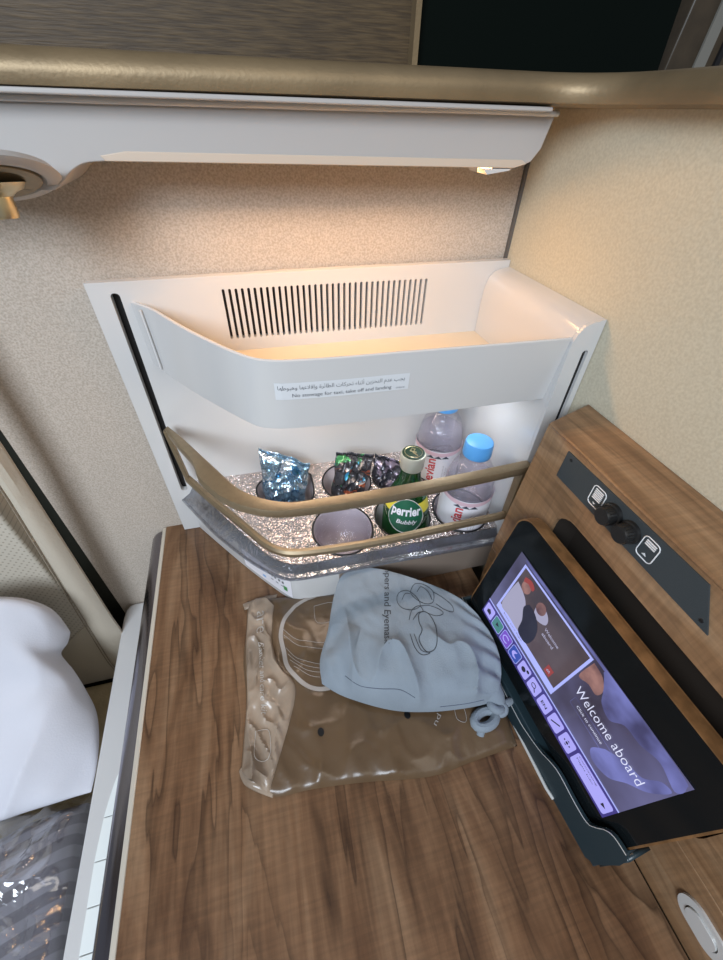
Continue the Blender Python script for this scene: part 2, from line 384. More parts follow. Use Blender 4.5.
# bronze ledge capping both walls, one rounded moulding that turns the corner
prof = [(.012, .0), (.0015, .002), (0, .0075), (0.001, .013), (.006, .0185), (.014, .0205), (.05, .0215), (.095, .0215), (.095, -.0)]
path = []
for x in (-1.3, -.6, -.121, -.005, .145, .225): path.append((Vector((x, .4, .0052+.0095*max(0, min(1, (x+.121)/.37))*.25)), Vector((0, 1, 0))))
for k in range(7):
    a = R(90*k/6); c = Vector((.25, .35, .0076)); d = Vector((math.sin(a), math.cos(a), 0)); path.append((c+d*.05, d))
for y in (.27, .1, -.4, -1.5): path.append((Vector((.300, y, .0075)), Vector((1, 0, 0))))
struct('trim_2', MB().loft([[p+n*a+Vector((0, 0, b*1.0)) for a, b in prof] for p, n in path]), 'rim')
# wall above the ledge with woven panel, and the far partition
struct('wall_upper', MB().box(-1.3, .1735, .4995, .512, .012, .62), 'woven', smooth=False)
struct('trim_3', MB().box(.1735, .1785, .488, .512, .02, .62), 'rim', smooth=False)

# television hung over the ledge
tv = thing('wall_monitor', (.31, .505, .03), 'large dark glossy monitor above the bronze ledge', 'monitor')
obj('housing', MB().box(.1786, .4375, .503, .522, .0225, .36), 'black', tv, bev=.002)
tvm = sheet(rrect(.1790, .0235, .4370, .355, .006), [], .003, lambda x, y, z: (x+(.01 if x > .4 else 0)*(1-(y-.02)/.08) if y < .1 else x, .5005+z, y))
obj('screen', tvm, 'tvblack', tv, smooth=False)
# things seen past the end of the right wall
cp = MB().prism([(.5433, .6, .0216), (.5521, .6, .106), (.58, .6, .25), (.75, .6, .25), (.66, .6, .0216)], (0, .03, 0))
fr = thing('partition_frame', (.6, .6, -.3), 'dark brown slanted partition frame past the monitor in the upper right corner', 'partition')
obj('panel', cp, 'darkbrown', fr, bev=.002)
obj('strip', MB().prism([(.583, .597, .022), (.60, .597, .022), (.612, .597, .25), (.60, .597, .25)], (0, .0028, 0)), 'greyp', fr)
obj('strip', MB().prism([(.612, .596, .022), (.619, .596, .022), (.638, .596, .25), (.630, .596, .25)], (0, .0038, 0)), 'black', fr)
obj('post', MB().box(.56, .64, .605, .625, FLOOR, .03), 'darkbrown', fr)
sc = thing('seat_shell', (.56, .70, FLOOR), 'grey seat shell glimpsed between the monitor and the slanted frame', 'seat')
obj('shell', MB().box(.49, .70, .70, .74, FLOOR, .25), 'greyp', sc, bev=.01)
obj('headrest_cover', MB().prism([(.545, .685, .03), (.592, .685, .03), (.59, .685, .075), (.578, .685, .082), (.552, .685, .055)], (0, .014, 0)), 'palecloth', sc, bev=.004)

# ---------------------------------------------------------------- light housing (beam)
bm_ = thing('light_housing', (.08, .46, -.03), 'long white light housing under the bronze ledge with rounded right end', 'light housing')
out = [(-.75, -.0035), (-.75, -.052), (-.1262, -.0496)] + [(v.x, v.y) for v in cr([(-.1262, -.0496, 0), (-.1197, -.0454, 0), (-.111, -.0385, 0), (-.100, -.0335, 0), (-.085, -.0322, 0)], 4)] + \
      [(-.0072, -.0321), (.2317, -.0346), (.258, -.0344), (.272, -.030), (.2795, -.0205), (.2848, .0005), (.2848, .002), (.06, .0015)]
obj('body', MB().loft([[(x, .42+.0, z) for x, z in out], [(x+(.004 if x > .2 else 0), .4995, z) for x, z in out]]), 'beam', bm_, bev=.003, seg=3)
lip = [(-.75, .4165, -.001), (0, .4165, .002), (.20, .4165, .0035), (.27, .4165, .0035), (.284, .4195, .0035), (.289, .430, .0035), (.290, .499, .0035)]
obj('upper_lip', MB().tube(cr(lip, 5), .0024, 10), 'white', bm_)
obj('top_plate', MB().loft([[(x, y, z) for x, z in [(-.75, .0015), (.27, .0040), (.27, .0073), (-.75, .0047)]] for y in (.4022, .4995)]), 'beam', bm_, bev=.001)
obj('diffuser', MB().loft([[(-.085, y, -.0322), (.255, y, -.0346), (.268, y, -.0315), (.262, y, -.0285), (-.07, y, -.0262), (-.088, y, -.0290)] for y in (.4193, .428)]), 'beamstrip', bm_, bev=.0005)
obj('end_tab', MB().loft([[(.226, y, -.0352), (.254, y, -.0352), (.252, y, -.0365), (.230, y, -.0395)] for y in (.4205, .455)]), 'white', bm_)
# reading lamp on its left shoulder
lp = thing('reading_lamp', (-.163, .405, -.045), 'gold swivel reading lamp with round base at left edge under the light housing', 'lamp')
lax = Vector((.12, -.36, -.92)); lc = Vector((-.159, .402, -.0415))
obj('base_ring', MB().lathe([(.001, -.004), (.041, -.004), (.044, 0), (.040, .0025), (.034, .002), (.031, -.001), (.001, -.001)], lc, 48, lax), 'beam', lp)
obj('inner_ring', MB().lathe([(.001, .0), (.031, .0), (.031, .0022), (.028, .0035), (.022, .002), (.001, .002)], lc, 48, lax), 'bronze', lp)
ls = lc+lax*.002
obj('neck', MB().lathe([(.001, .0), (.021, .0), (.018, .004), (.0125, .006), (.0100, .008), (.001, .008)], ls, 40, (.04, -.10, -1)), 'gold', lp)
obj('lamp_head', MB().lathe([(.001, .0), (.0092, .0), (.0086, .011), (.0078, .013), (.001, .013)], ls+Vector((.0003, -.0008, -.0078)), 40, (.04, -.10, -1), cap=True), 'gold', lp)

# ================================================================== MINIBAR
mb_ = thing('minibar', (.09, .42, TZ), 'white built-in drinks unit with open bin, bronze guard rail and silver bottle tray', 'minibar')
def smo(pts, n=6): return cr([(p[0], p[1], 0) for p in pts], n)
# back panel with vent slots and the long slot at the left
slots = []
NV = 36
for i in range(NV):
    x = -.0225 + i*(.2345/(NV-1)); slots.append(rrect(x-.00145, -.2005, x+.00145, -.1455, .0014, 3))
slots.append(rrect(-.1335, -.42, -.1245, -.1440, .0040, 5))
back_out = [(-.1495, TZ+.001), (XR-.001, TZ+.001), (XR-.001, -.1295), (.1, -.1305), (-.1535, -.1335)]
bp_ = sheet(back_out, slots, .009, lambda x, y, z: (x, .4905+z, y))
obj('back_panel', bp_, 'white', mb_, smooth=False)
obj('vent_backing', MB().box(-.145, .3, .4962, .4994, -.49, -.138), 'black', mb_, smooth=False)
# right pillar
def pil(y, f): return [(.2905, y, TZ+.001), (.2905, y, -.165-f), (.2912, y, -.156-f*.5), (.2945, y, -.1475), (.300, y, -.1415), (.308, y, -.1385), (XR-.001, y, -.1365), (XR-.001, y, TZ+.001)]
rp = MB().loft([pil(.3135, 0), pil(.36, .002), pil(.485, .008)])
obj('side_pillar', rp, 'white', mb_)
fo = [(x, z) for x, y, z in pil(0, 0)]
ps = sheet(fo, [rrect(.3068, -.49, .3132, -.1655, .003, 5)], .004, lambda x, y, z: (x, .3112+z, y))
fc = obj('front_cap', ps, 'white', mb_, smooth=False)
obj('slot', MB().box(.3066, .3134, .3126, .3134, -.49, -.165), 'black', mb_, smooth=False)
# storage bin
lipP = [(-.1165, .4855), (-.0948, .4608), (-.0661, .413), (-.036, .3682), (-.0157, .3418), (0.0, .3265), (.018, .3195), (.0354, .3175), (.0684, .3155), (.1215, .3148), (.2153, .3127), (.2903, .3115)]
botP = [(-.1141, .4855), (-.0735, .4199), (-.0393, .3722), (-.0175, .3439), (-.0040, .3300), (.014, .3235), (.0283, .3215), (.0883, .3190), (.19, .3195), (.2903, .3195)]
def resample(P, n):
    d = [0]
    for a, b in zip(P, P[1:]): d.append(d[-1]+(b-a).length)
    out = []
    for k in range(n+1):
        t = d[-1]*k/n; i = max(j for j in range(len(d)) if d[j] <= t+1e-12); i = min(i, len(P)-2)
        out.append(P[i].lerp(P[i+1], (t-d[i])/max(1e-9, d[i+1]-d[i])))
    return out
lipC = resample(smo(lipP), 60); botC = resample(smo(botP), 60)
def offs(C, d):
    o = []
    for i, p in enumerate(C):
        t = (C[min(i+1, len(C)-1)]-C[max(i-1, 0)]).normalized(); o.append(p+Vector((-t.y, t.x, 0))*d)
    return o
lipI = offs(lipC, .003); botI = offs(botC, .003)
zl, zb = -.153, -.222
rings = []
for a, b, c, d in zip(lipC, botC, lipI, botI):
    am = a.lerp(b, .5); cm = c.lerp(d, .5)
    rings.append([(a.x, a.y, zl-.0006), (am.x, am.y, (zl+zb)/2), (b.x, b.y, zb), (d.x, d.y, zb), (cm.x, cm.y, (zl+zb)/2), (c.x, c.y, zl), ((a.x+c.x)/2, (a.y+c.y)/2, zl+.0004)])
obj('bin_front', MB().loft(rings), 'white', mb_)
fl = [(p.x, p.y, zb+.0012) for p in botI]+[(.2903, .4858, zb+.0012)]
obj('bin_floor', MB().prism(fl, (0, 0, .006)), 'cream', mb_, smooth=False)
# the two raised edges at the bin's left fixing
for dx in (.012,):
    a0, a1 = lipC[2], botC[3]
    obj('fixing_strip', MB().tube([(a0.x-.0015, a0.y-.002, zl-.004), (a1.x-.0015, a1.y-.002, zb+.004)], .0014, 6), 'white', mb_)
# warning sticker
def binpt(s, t, e):   # s along the front in metres of x, t height
    i = min(range(len(lipC)), key=lambda k: abs(lipC[k].x-s)); j = min(i+1, 60); i = j-1
    u = (s-lipC[i].x)/(lipC[j].x-lipC[i].x); a = lipC[i].lerp(lipC[j], u)
    y0 = a.y; k = min(range(len(botC)), key=lambda q: abs(botC[q].x-s)); k = min(max(k, 1), 59)
    kk = k if botC[k].x <= s else k-1; b = botC[kk].lerp(botC[kk+1], (s-botC[kk].x)/(botC[kk+1].x-botC[kk].x))
    f = (zl-t)/(zl-zb); return Vector((s, y0+(b.y-y0)*f-e, t))
x0s, x1s = .0120, .1330
st = obj('warning_label', MB().grid(lambda u, v: binpt(x0s+(x1s-x0s)*u, -.1900+.0165*v, .0005), 20, 2), 'sticker', mb_, smooth=False)
st['label'] = 'pale rectangular sticker with two lines of black lettering'
PF = {}
forms = {'ا': ('\uFE8D', '\uFE8E', None, None), 'أ': ('\uFE83', '\uFE84', None, None), 'إ': ('\uFE87', '\uFE88', None, None), 'ب': ('\uFE8F', '\uFE90', '\uFE91', '\uFE92'), 'ت': ('\uFE95', '\uFE96', '\uFE97', '\uFE98'), 'ث': ('\uFE99', '\uFE9A', '\uFE9B', '\uFE9C'),
 'ج': ('\uFE9D', '\uFE9E', '\uFE9F', '\uFEA0'), 'ح': ('\uFEA1', '\uFEA2', '\uFEA3', '\uFEA4'), 'خ': ('\uFEA5', '\uFEA6', '\uFEA7', '\uFEA8'), 'د': ('\uFEA9', '\uFEAA', None, None), 'ر': ('\uFEAD', '\uFEAE', None, None), 'ز': ('\uFEAF', '\uFEB0', None, None),
 'ط': ('\uFEC1', '\uFEC2', '\uFEC3', '\uFEC4'), 'ع': ('\uFEC9', '\uFECA', '\uFECB', '\uFECC'), 'ق': ('\uFED5', '\uFED6', '\uFED7', '\uFED8'), 'ك': ('\uFED9', '\uFEDA', '\uFEDB', '\uFEDC'), 'ل': ('\uFEDD', '\uFEDE', '\uFEDF', '\uFEE0'), 'م': ('\uFEE1', '\uFEE2', '\uFEE3', '\uFEE4'),
 'ن': ('\uFEE5', '\uFEE6', '\uFEE7', '\uFEE8'), 'ه': ('\uFEE9', '\uFEEA', '\uFEEB', '\uFEEC'), 'و': ('\uFEED', '\uFEEE', None, None), 'ي': ('\uFEF1', '\uFEF2', '\uFEF3', '\uFEF4'), 'ة': ('\uFE93', '\uFE94', None, None), 'ئ': ('\uFE89', '\uFE8A', '\uFE8B', '\uFE8C'), 'ء': ('\uFE80', None, None, None)}
def shape(s):
    out = []
    for w in s.split(' '):
        o = ''; i = 0
        while i < len(w):
            c = w[i]; f = forms[c]
            prev = i > 0 and forms[w[i-1]][2] is not None and f[1] is not None
            if c == 'ل' and i+1 < len(w) and w[i+1] == 'ا': o += '\uFEFC' if prev else '\uFEFB'; i += 2; continue
            nxt = f[2] is not None and i+1 < len(w) and forms[w[i+1]][1] is not None
            o += f[3] if prev and nxt else f[1] if prev else f[2] if nxt else f[0]; i += 1
        out.append(o[::-1])
    return ' '.join(out[::-1])
ar = shape('يجب عدم التخزين أثناء تحركات الطائرة وإقلاعها وهبوطها')
def labfn(ox, oz): return lambda x, y, z: binpt(ox+x, oz+y, .0007)
t1 = text(ar, labfn(.0145, -.1822), w=.114, h=.0072, bold=-.004)
t1.merge(text('No stowage for taxi, take off and landing', labfn(.0265, -.1888), w=.090, h=.0046, bold=.0))
t1.merge(text('DS2023-01', labfn(.121, -.1882), w=.0085, h=.0014, bold=.0))
lt = obj('lettering', t1, 'ink', st, smooth=False)

# tray
def tz(y): return -.425+.11*(y-.31)
trayP = [(-.112, .4855), (-.085, .432), (-.056, .388), (-.028, .347), (-.010, .329), (.008, .3195), (.03, .317), (.1, .317), (.2, .317), (.290, .317)]
trayC = resample(smo(trayP), 50)
R1 = [(-.014, .470), (.047, .468), (.054, .455), (.052, .425), (.040, .416), (-.010, .422), (-.024, .434), (-.026, .455)]
R1 = [(p.x, p.y) for p in smo(R1+[R1[0]], 5)][:-1]
holes = [R1, circle(.104, .440, .036), circle(.174, .437, .030), circle(.0795, .358, .0405), circle(.166, .362, .0385), circle(.250, .355, .0385), circle(.246, .4435, .036)]
tray = sheet([(p.x, p.y) for p in trayC]+[(.290, .4858)], holes, .002, lambda x, y, z: (x, y, tz(y)+z))
obj('bottle_tray', tray, 'emboss', mb_, smooth=False)
cups = []
for i, h in enumerate(holes):
    cx = sum(p[0] for p in h)/len(h); cy = sum(p[1] for p in h)/len(h); n = len(h)
    def ring(k, dz): return [(cx+(x-cx)*k, cy+(y-cy)*k, tz(cy+(y-cy)*k)+dz) for x, y in h]
    flo = -.494
    def fr_(k, z): return [(cx+(x-cx)*k, cy+(y-cy)*k, z) for x, y in h]
    cup = MB().loft([ring(1.0, .0012), ring(.985, -.004), ring(.955, -.02), fr_(.93, -.475), fr_(.90, -.486), fr_(.82, flo+.0015), fr_(.4, flo), fr_(.02, flo)], True, False)
    c = obj('cup_holder', cup, 'cupliner', mb_)
    obj('rim_ring', MB().tube([(x, y, tz(y)+.0016) for x, y in h], .00125, 6, True), 'black', c)
# clear cup insert of the empty front holder
obj('cup_insert', MB().lathe([(.0375, .0), (.0355, -.004), (.034, -.03), (.031, -.044), (.024, -.0505), (.012, -.0525), (.0001, -.0525), (.0001, -.0535), (.013, -.0535), (.026, -.051), (.0335, -.0435), (.0365, -.004), (.039, .0005)], (.0795, .358, tz(.358)+.003)), 'pet', mb_)
# clear skirt round the tray and white base below
rimP = [(-.1357, .4855), (-.1101, .4413), (-.0829, .3969), (-.0459, .3483), (-.0187, .3206), (-.003, .3095), (.013, .3062), (.05, .3045), (.1446, .3040), (.2, .3025), (.2900, .3007)]
rimC = resample(smo(rimP), 50)
sk = []
for a, b in zip(trayC, rimC):
    z0 = tz(a.y)-.001
    sk.append([(a.x, a.y, z0), (a.x+(b.x-a.x)*.5, a.y+(b.y-a.y)*.5, (z0-.438)/2-.004), (b.x, b.y, -.436), (b.x, b.y, -.4395), (a.x+(b.x-a.x)*.5, a.y+(b.y-a.y)*.5, (z0-.438)/2-.007), (a.x, a.y, z0-.003)])
obj('clear_skirt', MB().loft(sk), 'skirt', mb_)
obj('skirt_edge', MB().tube([(p.x, p.y, -.4375) for p in rimC], .0022, 8), 'skirt', mb_)
baseP = [(-.1260, .4855), (-.090, .434), (-.054, .384), (-.022, .3435), (-.0038, .3225), (.004, .3165), (.020, .3140), (.1, .3125), (.2903, .3120)]
baseC = resample(smo(baseP), 50)
bi = offs(baseC, .004)
lift = lambda p: .0
obj('base', MB().loft([[(a.x, a.y, TZ+.0006), (a.x, a.y, -.452), (a.x*.5+c.x*.5, a.y*.5+c.y*.5, -.443), (b.x, b.y, -.443), (b.x, b.y, TZ+.0006)] for a, b, c in zip(baseC, bi, trayC)]), 'white', mb_)
obj('wood_reflection_strip', MB().box(.064, .2903, .3108, .3128, TZ+.0006, -.452), 'taupe', mb_, smooth=False)  # added strip: brown reflection of the walnut table on the white base, as colour
obj('base_floor', MB().prism([(p.x, p.y, TZ+.0006) for p in bi]+[(.2903, .4858, TZ+.0006)], (0, 0, .004)), 'white', mb_, smooth=False)
# sticker on the curved base
def basept(t, z, e):
    i = int(t*50); i = min(i, 49); u = t*50-i; p = baseC[i].lerp(baseC[i+1], u); tt = (baseC[i+1]-baseC[i]).normalized(); return Vector((p.x+tt.y*e, p.y-tt.x*e, z))
bs = obj('instruction_label', MB().grid(lambda u, v: basept(.235+.185*u, -.494+.038*v, .0005), 16, 2), 'lab_white', mb_, smooth=False)
bs['label'] = 'small white sticker with coloured marks'
def mark(u0, u1, v0, v1): return MB().grid(lambda u, v: basept(.235+.185*(u0+(u1-u0)*u), -.494+.038*(v0+(v1-v0)*v), .0008), 3, 1)
obj('blue_mark', mark(.40, .46, .55, .75).merge(mark(.42, .48, .2, .3)), 'blue_cap', bs)
km = MB()
for a in (.56, .62, .68, .76, .83): km.merge(mark(a, a+.035, .60, .72))
for a in (.6, .7, .8): km.merge(mark(a, a+.05, .40, .44))
obj('black_mark', km, 'ink', bs)
obj('green_mark', mark(.85, .92, .25, .5), 'f_green', bs)

# guard rail : two bars and two posts
upO = [(-.1217, .466), (-.105, .430), (-.0874, .3945), (-.079, .363), (-.0615, .334), (-.0480, .319), (-.035, .309), (-.015, .2985), (.003, .2935), (.03, .2905), (.104, .2885), (.2, .2915), (.2895, .2965)]
upI = [(-.1185, .473), (-.101, .446), (-.0855, .419), (-.066, .385), (-.0420, .344), (-.027, .3275), (-.0111, .316), (.005, .3085), (.020, .3045), (.045, .3045), (.1087, .3038), (.2, .306), (.2895, .3105)]
a = smo(upO); b = smo(upI)
rail = []
for i, (p, q) in enumerate(zip(a, b)):
    zt = -.2985+.001*math.sin(i*.1); h = .0115; m1 = p.lerp(q, .35)
    rail.append([(p.x, p.y, zt-h+.002), (p.x, p.y, zt-.0030), (p.x*.93+q.x*.07, p.y*.93+q.y*.07, zt-.0006), (m1.x, m1.y, zt), (q.x*.9+p.x*.1, q.y*.9+p.y*.1, zt-.0005), (q.x, q.y, zt-.003), (q.x, q.y, zt-h), (p.x*.9+q.x*.1, p.y*.9+q.y*.1, zt-h)])
gr = obj('guard_rail', MB().loft(rail), 'bronze', mb_)
loP = [(-.1145, .4645), (-.085, .418), (-.0531, .3718), (-.036, .346), (-.0206, .3235), (-.006, .310), (.013, .3028), (.05, .299), (.111, .2968), (.2, .299), (.2880, .3015)]
lo = smo(loP); rail2 = []
for i, p in enumerate(lo):
    t = (lo[min(i+1, len(lo)-1)]-lo[max(i-1, 0)]).normalized(); nrm = Vector((-t.y, t.x, 0))
    z1, z0 = -.3765, -.3865
    P_ = [(-.004, z0+.002), (-.004, z1-.003), (-.0015, z1), (.0025, z1), (.0045, z1-.002), (.0045, z0), (-.002, z0)]
    rail2.append([p+nrm*d+Vector((0, 0, z)) for d, z in P_])
obj('lower_bar', MB().loft(rail2), 'bronze', mb_)
obj('rail_post', MB().hexa([(-.1245, .464, -.301), (-.1185, .461, -.301), (-.1175, .468, -.301), (-.1235, .471, -.301)], [(-.1175, .462, -.386), (-.1115, .459, -.386), (-.1105, .466, -.386), (-.1165, .469, -.386)]), 'bronze', mb_, bev=.001)
obj('rail_post', MB().hexa([(.2805, .2975, -.300), (.2900, .2975, -.300), (.2900, .3115, -.300), (.2805, .3095, -.300)], [(.2810, .2985, -.386), (.2900, .2985, -.386), (.2900, .3115, -.386), (.2810, .3100, -.386)]), 'bronze', mb_, bev=.001)

# ---------------------------------------------------------------- bottles
def cyl(c, r, ang):
    return lambda x, y, z: Vector((c[0]+r*math.cos(ang+x/r), c[1]+r*math.sin(ang+x/r), c[2]+y))
def water_bottle(c, ang, label, z=-.4935):
    b = thing('water_bottle', (c[0], c[1], z), label, 'bottle', 'clear water bottles in the drinks tray')
    cc = (c[0], c[1], z)
    prof = [(.0001, .003), (.020, .001), (.031, .002), (.0335, .008), (.0335, .03), (.0325, .034), (.0335, .038), (.0335, .062), (.0338, .066), (.0338, .115), (.0332, .122), (.0325, .130), (.0305, .143), (.0265, .156), (.0205, .166), (.0160, .171), (.0150, .175), (.0145, .180)]
    obj('body', MB().lathe(prof, cc, 48), 'pet', b)
    obj('water', MB().lathe([(.0001, .005)]+[(max(r-.0012, .0001), h+.001) for r, h in prof[1:13]]+[(.0001, .1435)], cc, 40), 'water', b)
    zc = .176
    cp_ = MB()
    n = 72; pr = [(.0170, zc), (.0176, zc+.002), (.0174, zc+.0175), (.0165, zc+.0200), (.0140, zc+.0208), (.0001, zc+.0208)]
    rings = []
    for r, h in pr: rings.append([(c[0]+(r+(.0005 if k % 2 and h < zc+.017 else 0))*math.cos(2*PI*k/n), c[1]+(r+(.0005 if k % 2 and h < zc+.017 else 0))*math.sin(2*PI*k/n), z+h) for k in range(n)])
    obj('cap', cp_.loft(rings, True, False), 'blue_cap', b)
    lb = MB().grid(lambda u, v: cyl(cc, .0344, ang)((u-.5)*.0344*3.6, .066+.056*v, 0), 30, 2)
    L_ = obj('paper_label', lb, 'lab_white', b)
    F_ = cyl(cc, .0347, ang)
    obj('pink_band', MB().grid(lambda u, v: F_((u-.5)*.0344*3.6, .1155+.0065*v+.0015*math.sin(u*9), 0), 30, 1), 'lab_pink', L_)
    # name running up the label
    obj('name_lettering', text('evian', lambda x, y, zz: F_(-.001-y, .068+x, 0), w=.041, h=.014, bold=.02), 'lab_red', L_, smooth=False)
    mt = MB()
    for k, x in enumerate((-.010, .001, .012)):
        F2 = cyl(cc, .0350, ang); mt.add([F2(x-.006, .1105, 0), F2(x+.006, .1100, 0), F2(x+.0005, .1155, 0)], [(0, 1, 2)])
    obj('mountain_mark', mt, 'lab_dark', L_, smooth=False)
    tx = MB()
    for k in range(3): tx.merge(text('eau minerale naturelle'[:22-4*k], lambda x, y, zz, k=k: F_(.012+k*.004-y, .070+x, 0), w=.028-.004*k, h=.0018))
    obj('small_print', tx, 'inkgrey', L_, smooth=False)
    return b
a0 = math.atan2(-.355, -.25)
water_bottle((.2525, .355), a0+.10, 'clear water bottle with blue cap in the front right tray hole')
water_bottle((.247, .446), math.atan2(-.44, -.24)+.05, 'clear water bottle in the rear right tray hole, cap hidden under the bin', -.4800)
# sparkling water in green glass
c = (.1690, .362); zb0 = -.4800; cc = (c[0], c[1], zb0); ga = math.atan2(-.36, -.165)+.05
g = thing('sparkling_water_bottle', (c[0], c[1], zb0), 'green glass bottle of sparkling water with dark green screw cap in tray', 'bottle')
prof = [(.0001, .004), (.022, .002), (.029, .003), (.0315, .008), (.034, .020), (.0355, .045), (.0355, .074), (.0345, .088), (.0305, .103), (.0235, .118), (.0172, .130), (.0150, .140), (.0143, .152), (.0150, .156), (.0140, .160)]
prof = [(r*.87, h) for r, h in prof]
obj('body', MB().lathe(prof, cc, 48), 'green', g)
def gr_r(h):
    for (r0, h0), (r1, h1) in zip(prof, prof[1:]):
        if h0 <= h <= h1: return r0+(r1-r0)*(h-h0)/(h1-h0)
    return .03
def gp(x, y, e=.0006):
    r = gr_r(y)+e; return Vector((c[0]+r*math.cos(ga+x/.0305), c[1]+r*math.sin(ga+x/.0305), zb0+y))
obj('cap_collar', MB().lathe([(r*.87, h) for r, h in [(.0160, .151), (.0172, .153), (.0172, .1625), (.0177, .164), (.0177, .1715), (.0170, .1730), (.0150, .1732)]], cc, 44), 'capsilver', g)
cp2 = obj('cap', MB().lathe([(.0139, .1730), (.0136, .1743), (.0001, .1745)], cc, 44), 'greencap', g)
obj('cap_emblem', MB().tube([(c[0]+.0025, c[1]-.008, zb0+.1748), (c[0]-.001, c[1]-.001, zb0+.1748), (c[0]+.0035, c[1]+.0045, zb0+.1748), (c[0]+.0005, c[1]+.007, zb0+.1748), (c[0]-.0035, c[1]+.003, zb0+.1748), (c[0]+.003, c[1]-.002, zb0+.1748)], .0007, 6).merge(MB().tube([(c[0]+x, c[1]+y, zb0+.1747) for x, y in circle(0, 0, .0108, 32)], .0003, 5, True)), 'gold', cp2)
def disc(fn, rx, ry, cx=0, cy=0, nr=5, n=40):
    m_ = MB(); vs = [fn(cx, cy)]
    for k in range(1, nr+1):
        for j in range(n): vs.append(fn(cx+rx*k/nr*math.cos(2*PI*j/n), cy+ry*k/nr*math.sin(2*PI*j/n)))
    fs = [(0, 1+j, 1+(j+1) % n) for j in range(n)]
    for k in range(nr-1):
        for j in range(n): fs.append((1+k*n+j, 1+(k+1)*n+j, 1+(k+1)*n+(j+1) % n, 1+k*n+(j+1) % n))
    return m_.add(vs, fs)
gl = obj('paper_label', disc(lambda x, y: gp(x, y, .0010), .0240, .026, 0, .089), 'lab_green', g)
obj('yellow_band', MB().grid(lambda u, v: gp(-.042+.084*u, .092+.016*v, .0007), 30, 3), 'lab_yellow', gl)
obj('label_outline', MB().tube([gp(.0243*math.cos(t*PI/20), .089+.0263*math.sin(t*PI/20), .0014) for t in range(40)], .0005, 5, True), 'silver', gl)
obj('name_lettering', text('perrier', lambda x, y, z: gp(-.0205+x, .0880+y, .0016), w=.041, h=.0175, bold=.03), 'lab_white', gl, smooth=False)
obj('script_lettering', text('Bubbly', lambda x, y, z: gp(-.012+x+y*.2, .0765+y, .0016), w=.026, h=.0095, bold=.02), 'lab_white', gl, smooth=False)

# ---------------------------------------------------------------- snack packets
def packet(pts_front, lean, thick, mat, label, seed, bits=()):
    """pts_front: TL, TR, BR, BL corners"""
    TL, TR, BR, BL = [Vector(p) for p in pts_front]; nrm = (TR-TL).cross(BL-TL).normalized()
    if nrm.y > 0: nrm = -nrm
    def f(u, v, side):
        p = (TL.lerp(TR, u)).lerp(BL.lerp(BR, u), v)
        puff = (max(0, 1-(2*u-1)**4)*max(0, 1-(2*v-1)**6))**.6
        w = nz(u*3+seed, v*3, seed)*.007+nz(u*8, v*8, seed+3)*.004+max(0, 1-abs(nz(u*4+v*3, v*4+2, seed+9))*3)*.0045+max(0, 1-abs(nz(u*9, v*8+2, seed+5))*3)*.002
        edge = Vector((nz(v*4, seed, 1)*.003, 0, nz(u*4, seed, 2)*.005))
        return p+edge+nrm*(side*thick*.5*puff+(w*puff if side > 0 else w*.4*puff))
    mb = MB().grid(lambda u, v: f(u, v, 1), 34, 34); mb.merge(MB().grid(lambda u, v: f(u, v, -1), 34, 34))
    o = thing('snack_packet', (p_ := (TL+TR+BR+BL)/4) and (p_.x, p_.y, min(BL.z, BR.z)), label, 'snack packet', 'foil snack packets in the drinks tray')
    obj('wrapper', mb, mat, o, weld=True)
    # crimped seal along the top
    obj('top_seal', MB().grid(lambda u, v: f(u, .0, 0)+Vector((0, 0, .0055*v))+nrm*.0006*math.sin(u*120), 60, 2), mat, o, solid=.0004)
    for (u0, u1, v0, v1, mt, nm) in bits:
        obj(nm, MB().grid(lambda u, v: f(u0+(u1-u0)*u+.06*(v-.5)*(v1-v0), v0+(v1-v0)*v, 1)+nrm*.0006, 8, 8), mt, o)
    return o
packet([onY(259, 451, .458), onY(310, 466, .452), onY(304, 508, .440), onY(265, 506, .446)], 0, .018, 'foilblue', 'light blue foil snack packet standing in the rear left tray hole', 1)
packet([onY(336, 455, .448), onY(374, 457, .444), onY(362, 500, .425), onY(330, 506, .430)], 0, .014, 'foildark', 'dark foil snack packet with red, green and blue print, left of its twin', 5)
packet([onY(375, 456, .452), onY(406, 466, .446), onY(398, 492, .435), onY(370, 488, .440)], 0, .014, 'foildark2', 'dark foil snack packet with yellow print, next to the green bottle', 9)

# ================================================================== CONSOLE TABLE
tb = thing('console_table', (.04, .2, -.56), 'walnut veneer table top with chrome edge under the drinks unit', 'table')
obj('table_top', MB().box(-.178, .2655, -.45, .4995, -.545, TZ), 'table', tb, smooth=False)
obj('edge_strip', MB().box(-.1835, -.178, -.45, .4985, -.545, TZ+.0004), 'edgecream', tb, bev=.001)
ch = []
for y in (-.45, .4865, .4955):
    s_ = .004 if y > .49 else 0
    ch.append([(-.1835, y, TZ-.0004-s_)]+[(-.1835-.0185*math.sin(R(a)), y, TZ-.018+.0176*math.cos(R(a))-s_) for a in range(10, 91, 16)]+[(-.202, y, -.530), (-.1835, y, -.545)])
obj('chrome_edge', MB().loft(ch), 'chrome', tb)
obj('side_panel', MB().box(-.172, .255, -.45, .49, FLOOR, -.545), 'arm', tb, smooth=False)

